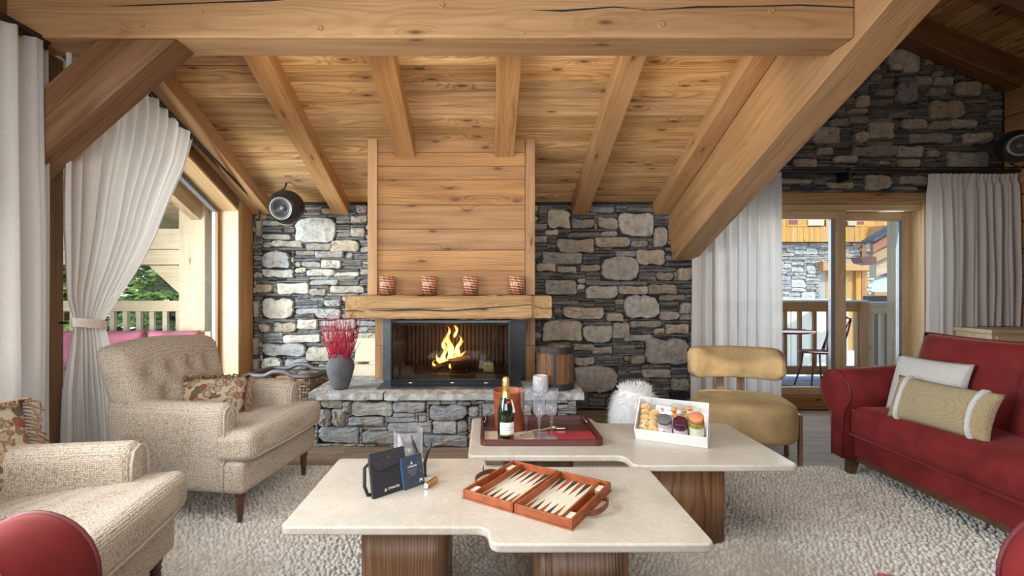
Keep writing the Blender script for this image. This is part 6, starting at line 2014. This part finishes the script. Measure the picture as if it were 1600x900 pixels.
# ---- right: balcony, chair, table, houses
bd_ = tag(MB().box(1.2, 7.5, 5.28, 6.35, .03, .075).build('balcony', W['floor']), 'snow dusted grey balcony deck outside the glass door', 'balcony', kind='structure')
DECK = wood('weathered_deck', (.34, .34, .36), (.48, .48, .50), (.60, .60, .62), freq=200, rough=.7, knot=.1)
for k2 in range(7): bx('plank', DECK, bd_, 1.2, 7.5, 5.29+k2*.15, 5.29+k2*.15+.144, .076, .10)
r1 = railing('warm larch balcony railing in front of the chalet wall', 1.6, 4.74, 6.10, 1.075, .17, .12, 17, .042, W['rail'], .1)
SNOW = plain('snow', (.85, .87, .90), .8, var=.04, scale=12)
MB().soft(3.14, .09, .022, .010, 6, M=Matrix.Translation((1.57, 0, 1.087))).build('snow_cap', SNOW, r1, smooth=True)
bx('corner_post', W['rail'], r1, 3.14-.10, 3.14, -.06, .06, .10, 1.075, bev=.004, axis='z')
r2 = railing('pale larch balcony railing right of the corner post', 4.745, 6.4, 6.10, 1.06, .17, .13, 13, .042, W['pale'], .1)
MB().soft(1.6, .08, .016, .008, 5, M=Matrix.Translation((.83, 0, 1.069))).build('snow_cap', SNOW, r2, smooth=True)
bx('balcony_post', W['oak'], None, 4.70, 4.83, 5.60, 5.73, .10, 3.2, bev=.006, axis='z')
tag(bpy.data.objects['balcony_post'], 'oak balcony post just outside the right door pane', 'post', kind='structure')
BURG = plain('burgundy_metal', (.15, .028, .05), .4, .2, var=.1)
gtb = thing('bistro_table', 'burgundy metal bistro table on the balcony', 'table', (3.36, 5.64, .10))
MB().lathe([(0, .645), (.36, .645), (.37, .652), (.37, .665), (0, .668)], 32).build('top', BURG, gtb, smooth=False)
MB().lathe([(.02, .012), (.02, .645)], 14).build('column', BURG, gtb, smooth=True)
MB().lathe([(0, 0), (.19, 0), (.19, .012), (.03, .016), (0, .016)], 28).build('foot', BURG, gtb)
gch = thing('bistro_chair', 'burgundy wire bistro chair on the balcony', 'chair', (3.80, 5.62, .10))
MB().lathe([(0, .405), (.175, .405), (.185, .412), (.18, .425), (0, .428)], 26).build('seat', BURG, gch, smooth=False)
for x, y_ in ((-.13, -.12), (-.13, .12), (.13, -.12), (.13, .12)):
    MB().tube([(x*.75, y_*.75, .405), (x*.85, y_*.85, .25), (x*1.25, y_*1.25, 0)], .010, 6).build('leg', BURG, gch, smooth=True)
for k2 in range(5):
    y_ = -.12+k2*.06
    MB().tube([(.17, y_, .42), (.21, y_*1.05, .60), (.27, y_*1.1, .76), (.24+.06, y_*1.1, .81)], .007, 6).build('back_wire', BURG, gch, smooth=True)
MB().tube([(.16, -.14, .42), (.24, -.15, .62), (.30, -.13, .79), (.32, 0, .83), (.30, .13, .79), (.24, .15, .62), (.16, .14, .42)], .010, 8).build('back_frame', BURG, gch, smooth=True)

# street and facing chalet
tag(MB().box(1.0, 40, 6.5, 40, -.9, -.55).build('street', SNOW), 'bright snowy street below the balcony', 'ground', kind='structure')
pn = thing('pale_fence', 'cream panel fence across the street behind the balcony railing', 'fence', (6.2, 10.6, -.55))
for k2 in range(4): bx('panel', plain('cream_panel', (.74, .68, .54), .7, var=.04), pn, k2*.42, k2*.42+.40, 0, .04, .05, 1.50, bev=.004)
bx('cap', plain('fence_cap', (.6, .6, .58), .6), pn, -.02, 1.70, -.03, .07, 1.50, 1.56)
for k2 in range(5):
    o = MB().soft(.42, .34, .20, .07, 3, M=Matrix.Translation((0, 0, .10))).build('planter_block', plain('pale_concrete', (.66, .64, .60), .85) if 'pale_concrete' not in bpy.data.materials else bpy.data.materials['pale_concrete'], None, smooth=True, loc=(6.0+k2*.55, 9.6, -.55))
    tag(o, ['leftmost', 'second', 'middle', 'fourth', 'rightmost'][k2] + ' pale concrete block of the row on the snowy street', 'block', 'concrete blocks on the street')
ch = thing('chalet', 'facing chalet with sunlit stone base and orange timber upper floor', 'house', (0, 14.0, 0))
MB().box(5.0, 14.0, .03, 4, -.6, 2.60).build('wall_core', plain('pale_mortar', (.34, .33, .31), .95), ch)
rc = random.Random(31)
HCOL = [(.74, .72, .67), (.66, .65, .62), (.78, .73, .64), (.60, .60, .61), (.70, .60, .48), (.52, .52, .53)]
hs = pack(7.8, 12.3, -.6, 2.58, lambda u, v: not (9.55 < u < 10.9 and v < 2.0), [], rc, du=.07, dv=.05, medium=.5, medw=(3, 7), medh=(2, 5), thin=(1, 3), long_=(3, 7), colour=lambda r, big: r.choice(HCOL), vis=lambda u, v: 8.2 < u < 12.0 and v > -.1)
emit_stones(hs, ch, .03, rc, 260, depth=.07)
MB().box(5.0, 14.0, -.28, 4, 2.60, 7.5).build('upper_core', W['dark'], ch)
k2 = 0; x = 7.6
while x < 12.6:
    bx('facade_board', W['orange'], ch, x+.004, x+.156, -.32, -.28, 2.55, 2.98, axis='z')
    x += .16
x = 7.6
holes = [(8.42, 9.45), (10.10, 10.78)]
while x < 12.6:
    if not any(a-.15 < x < b_ for a, b_ in holes):
        bx('facade_board', W['orange'], ch, x+.004, x+.156, -.32, -.28, 2.985, 5.4, axis='z')
    x += .16
SHUT = wood('grey_shutter', (.30, .22, .14), (.46, .36, .25), (.56, .46, .34), freq=200, rough=.6, knot=.2)
REDW = plain('red_window', (.22, .05, .04), .4, var=.2)
for (xa, xs0, xs1, xw0, xw1) in ((0, 8.98, 9.43, 8.40, 8.72), (1, 10.10, 10.32, 10.32, 10.58)):
    wn = bx('window_frame', W['orange'], ch, xw0, xw1+.28, -.34, -.29, 2.98, 4.3)
    bx('window_pane', REDW, wn, -(xw1-xw0)/2-.08, (xw1-xw0)/2-.16, -.035, -.028, -.60, .62)
    wn2 = bx('shutter', SHUT, ch, xs0, xs1, -.37, -.325, 3.0, 4.3, bev=.006, axis='z')
    for zz in (3.3, 4.0): bx('batten', SHUT, ch, xs0+.03, xs1-.03, -.39, -.37, zz, zz+.08)
bx('door_lintel', W['rail'], ch, 9.45, 10.88, -.30, .1, 1.74, 2.0, bev=.01)
bx('door_post', W['orange'], ch, 10.55, 10.86, -.08, .1, -.55, 1.74, axis='z')
bx('door_leaf', W['orange'], ch, 9.75, 10.53, .02, .08, -.55, 1.74, axis='z')
MB().box(10.12, 10.38, -.0, .019, .8, 1.55).build('door_pane', PANE, ch)
bx('balcony_beam', W['rail'], ch, 10.7, 12.4, -.9, -.3, 2.56, 2.95, bev=.02)
timber('eave_strut', (11.35, -.35, 4.4), (11.85, -.35, 2.9), .14, .14, W['orange'], ch, up=(0, -1, 0))
bx('down_pipe', plain('copper_pipe', (.35, .15, .08), .4, .6), ch, 10.7, 10.8, -.1, -.02, -.5, 2.5)
# neighbouring roof edge at the right of the view
nr = thing('slate_roof', 'slate roof edge with red boards at the right of the door view', 'roof', (0, 0, 0))
def pp(pts, Y): return [(P(a, b_, Y).x, P(a, b_, Y).z) for a, b_ in pts]
SLATE = plain('slate', (.08, .085, .095), .6, var=.35, scale=10)
REDB = plain('red_brown_board', (.36, .13, .075), .6, var=.15)
for k2 in range(7):
    a = 1356+k2*11
    poly_y('slate', pp([(a, 379-k2*6.6), (a+13, 371-k2*6.6), (a+13, 367.5-k2*6.6), (a, 375-k2*6.6)], 8.6), 8.45-.003*k2, 8.75, SLATE, nr)
for k2 in range(3):
    a = 1361+k2*24
    poly_y('fascia', pp([(a, 396-k2*15), (a+23.4, 381-k2*15), (a+23.4, 367-k2*15), (a, 381.5-k2*15)], 8.6), 8.55, 8.62, REDB, nr)
poly_y('barge_board', pp([(1364, 412), (1436, 378), (1436, 363), (1364, 397)], 8.6), 8.60, 8.72, W['rail'], nr)
poly_y('rafter_end', pp([(1372, 433), (1436, 405), (1436, 382), (1372, 412)], 8.7), 8.74, 8.9, W['pale'], nr)
poly_y('gutter', pp([(1341, 402), (1366, 401), (1366, 411), (1360, 414), (1347, 411)], 8.5), 8.45, 8.7, plain('dark_red_gutter', (.14, .05, .045), .5), nr)
poly_y('wall', pp([(1380, 470), (1460, 470), (1460, 395), (1380, 432)], 9.2), 9.2, 9.35, plain('grey_render', (.20, .20, .21), .8), nr)
aw = thing('shop_counter', 'dark counter with sloping glass hood below the slate roof', 'counter', (0, 0, 0))
vs = [tuple(P(a, b_, Y)) for a, b_, Y in ((1362, 456, 8.6), (1410, 456, 8.6), (1410, 434, 8.9), (1368, 434, 8.9))]
MB().add(vs + [(x, y_+.02, z+.02) for x, y_, z in vs], [(0,1,2,3), (7,6,5,4), (0,4,5,1), (1,5,6,2), (2,6,7,3), (3,7,4,0)]).build('glass_hood', plain('green_glass', (.48, .56, .52), .15), aw)
a_, b_ = P(1360, 462, 8.6), P(1412, 456, 8.6)
bx('edge_board', W['rail'], aw, a_.x, b_.x, 8.5, 8.58, a_.z, b_.z)
bx('counter_front', BLACK, aw, a_.x+.02, b_.x, 8.6, 8.8, -.55, a_.z-.005)
SPR_ = spruce('spruce tree standing beyond the chalet roof on the right', 17.5, 22.0, 11, 3.0, 6, base=-.5)
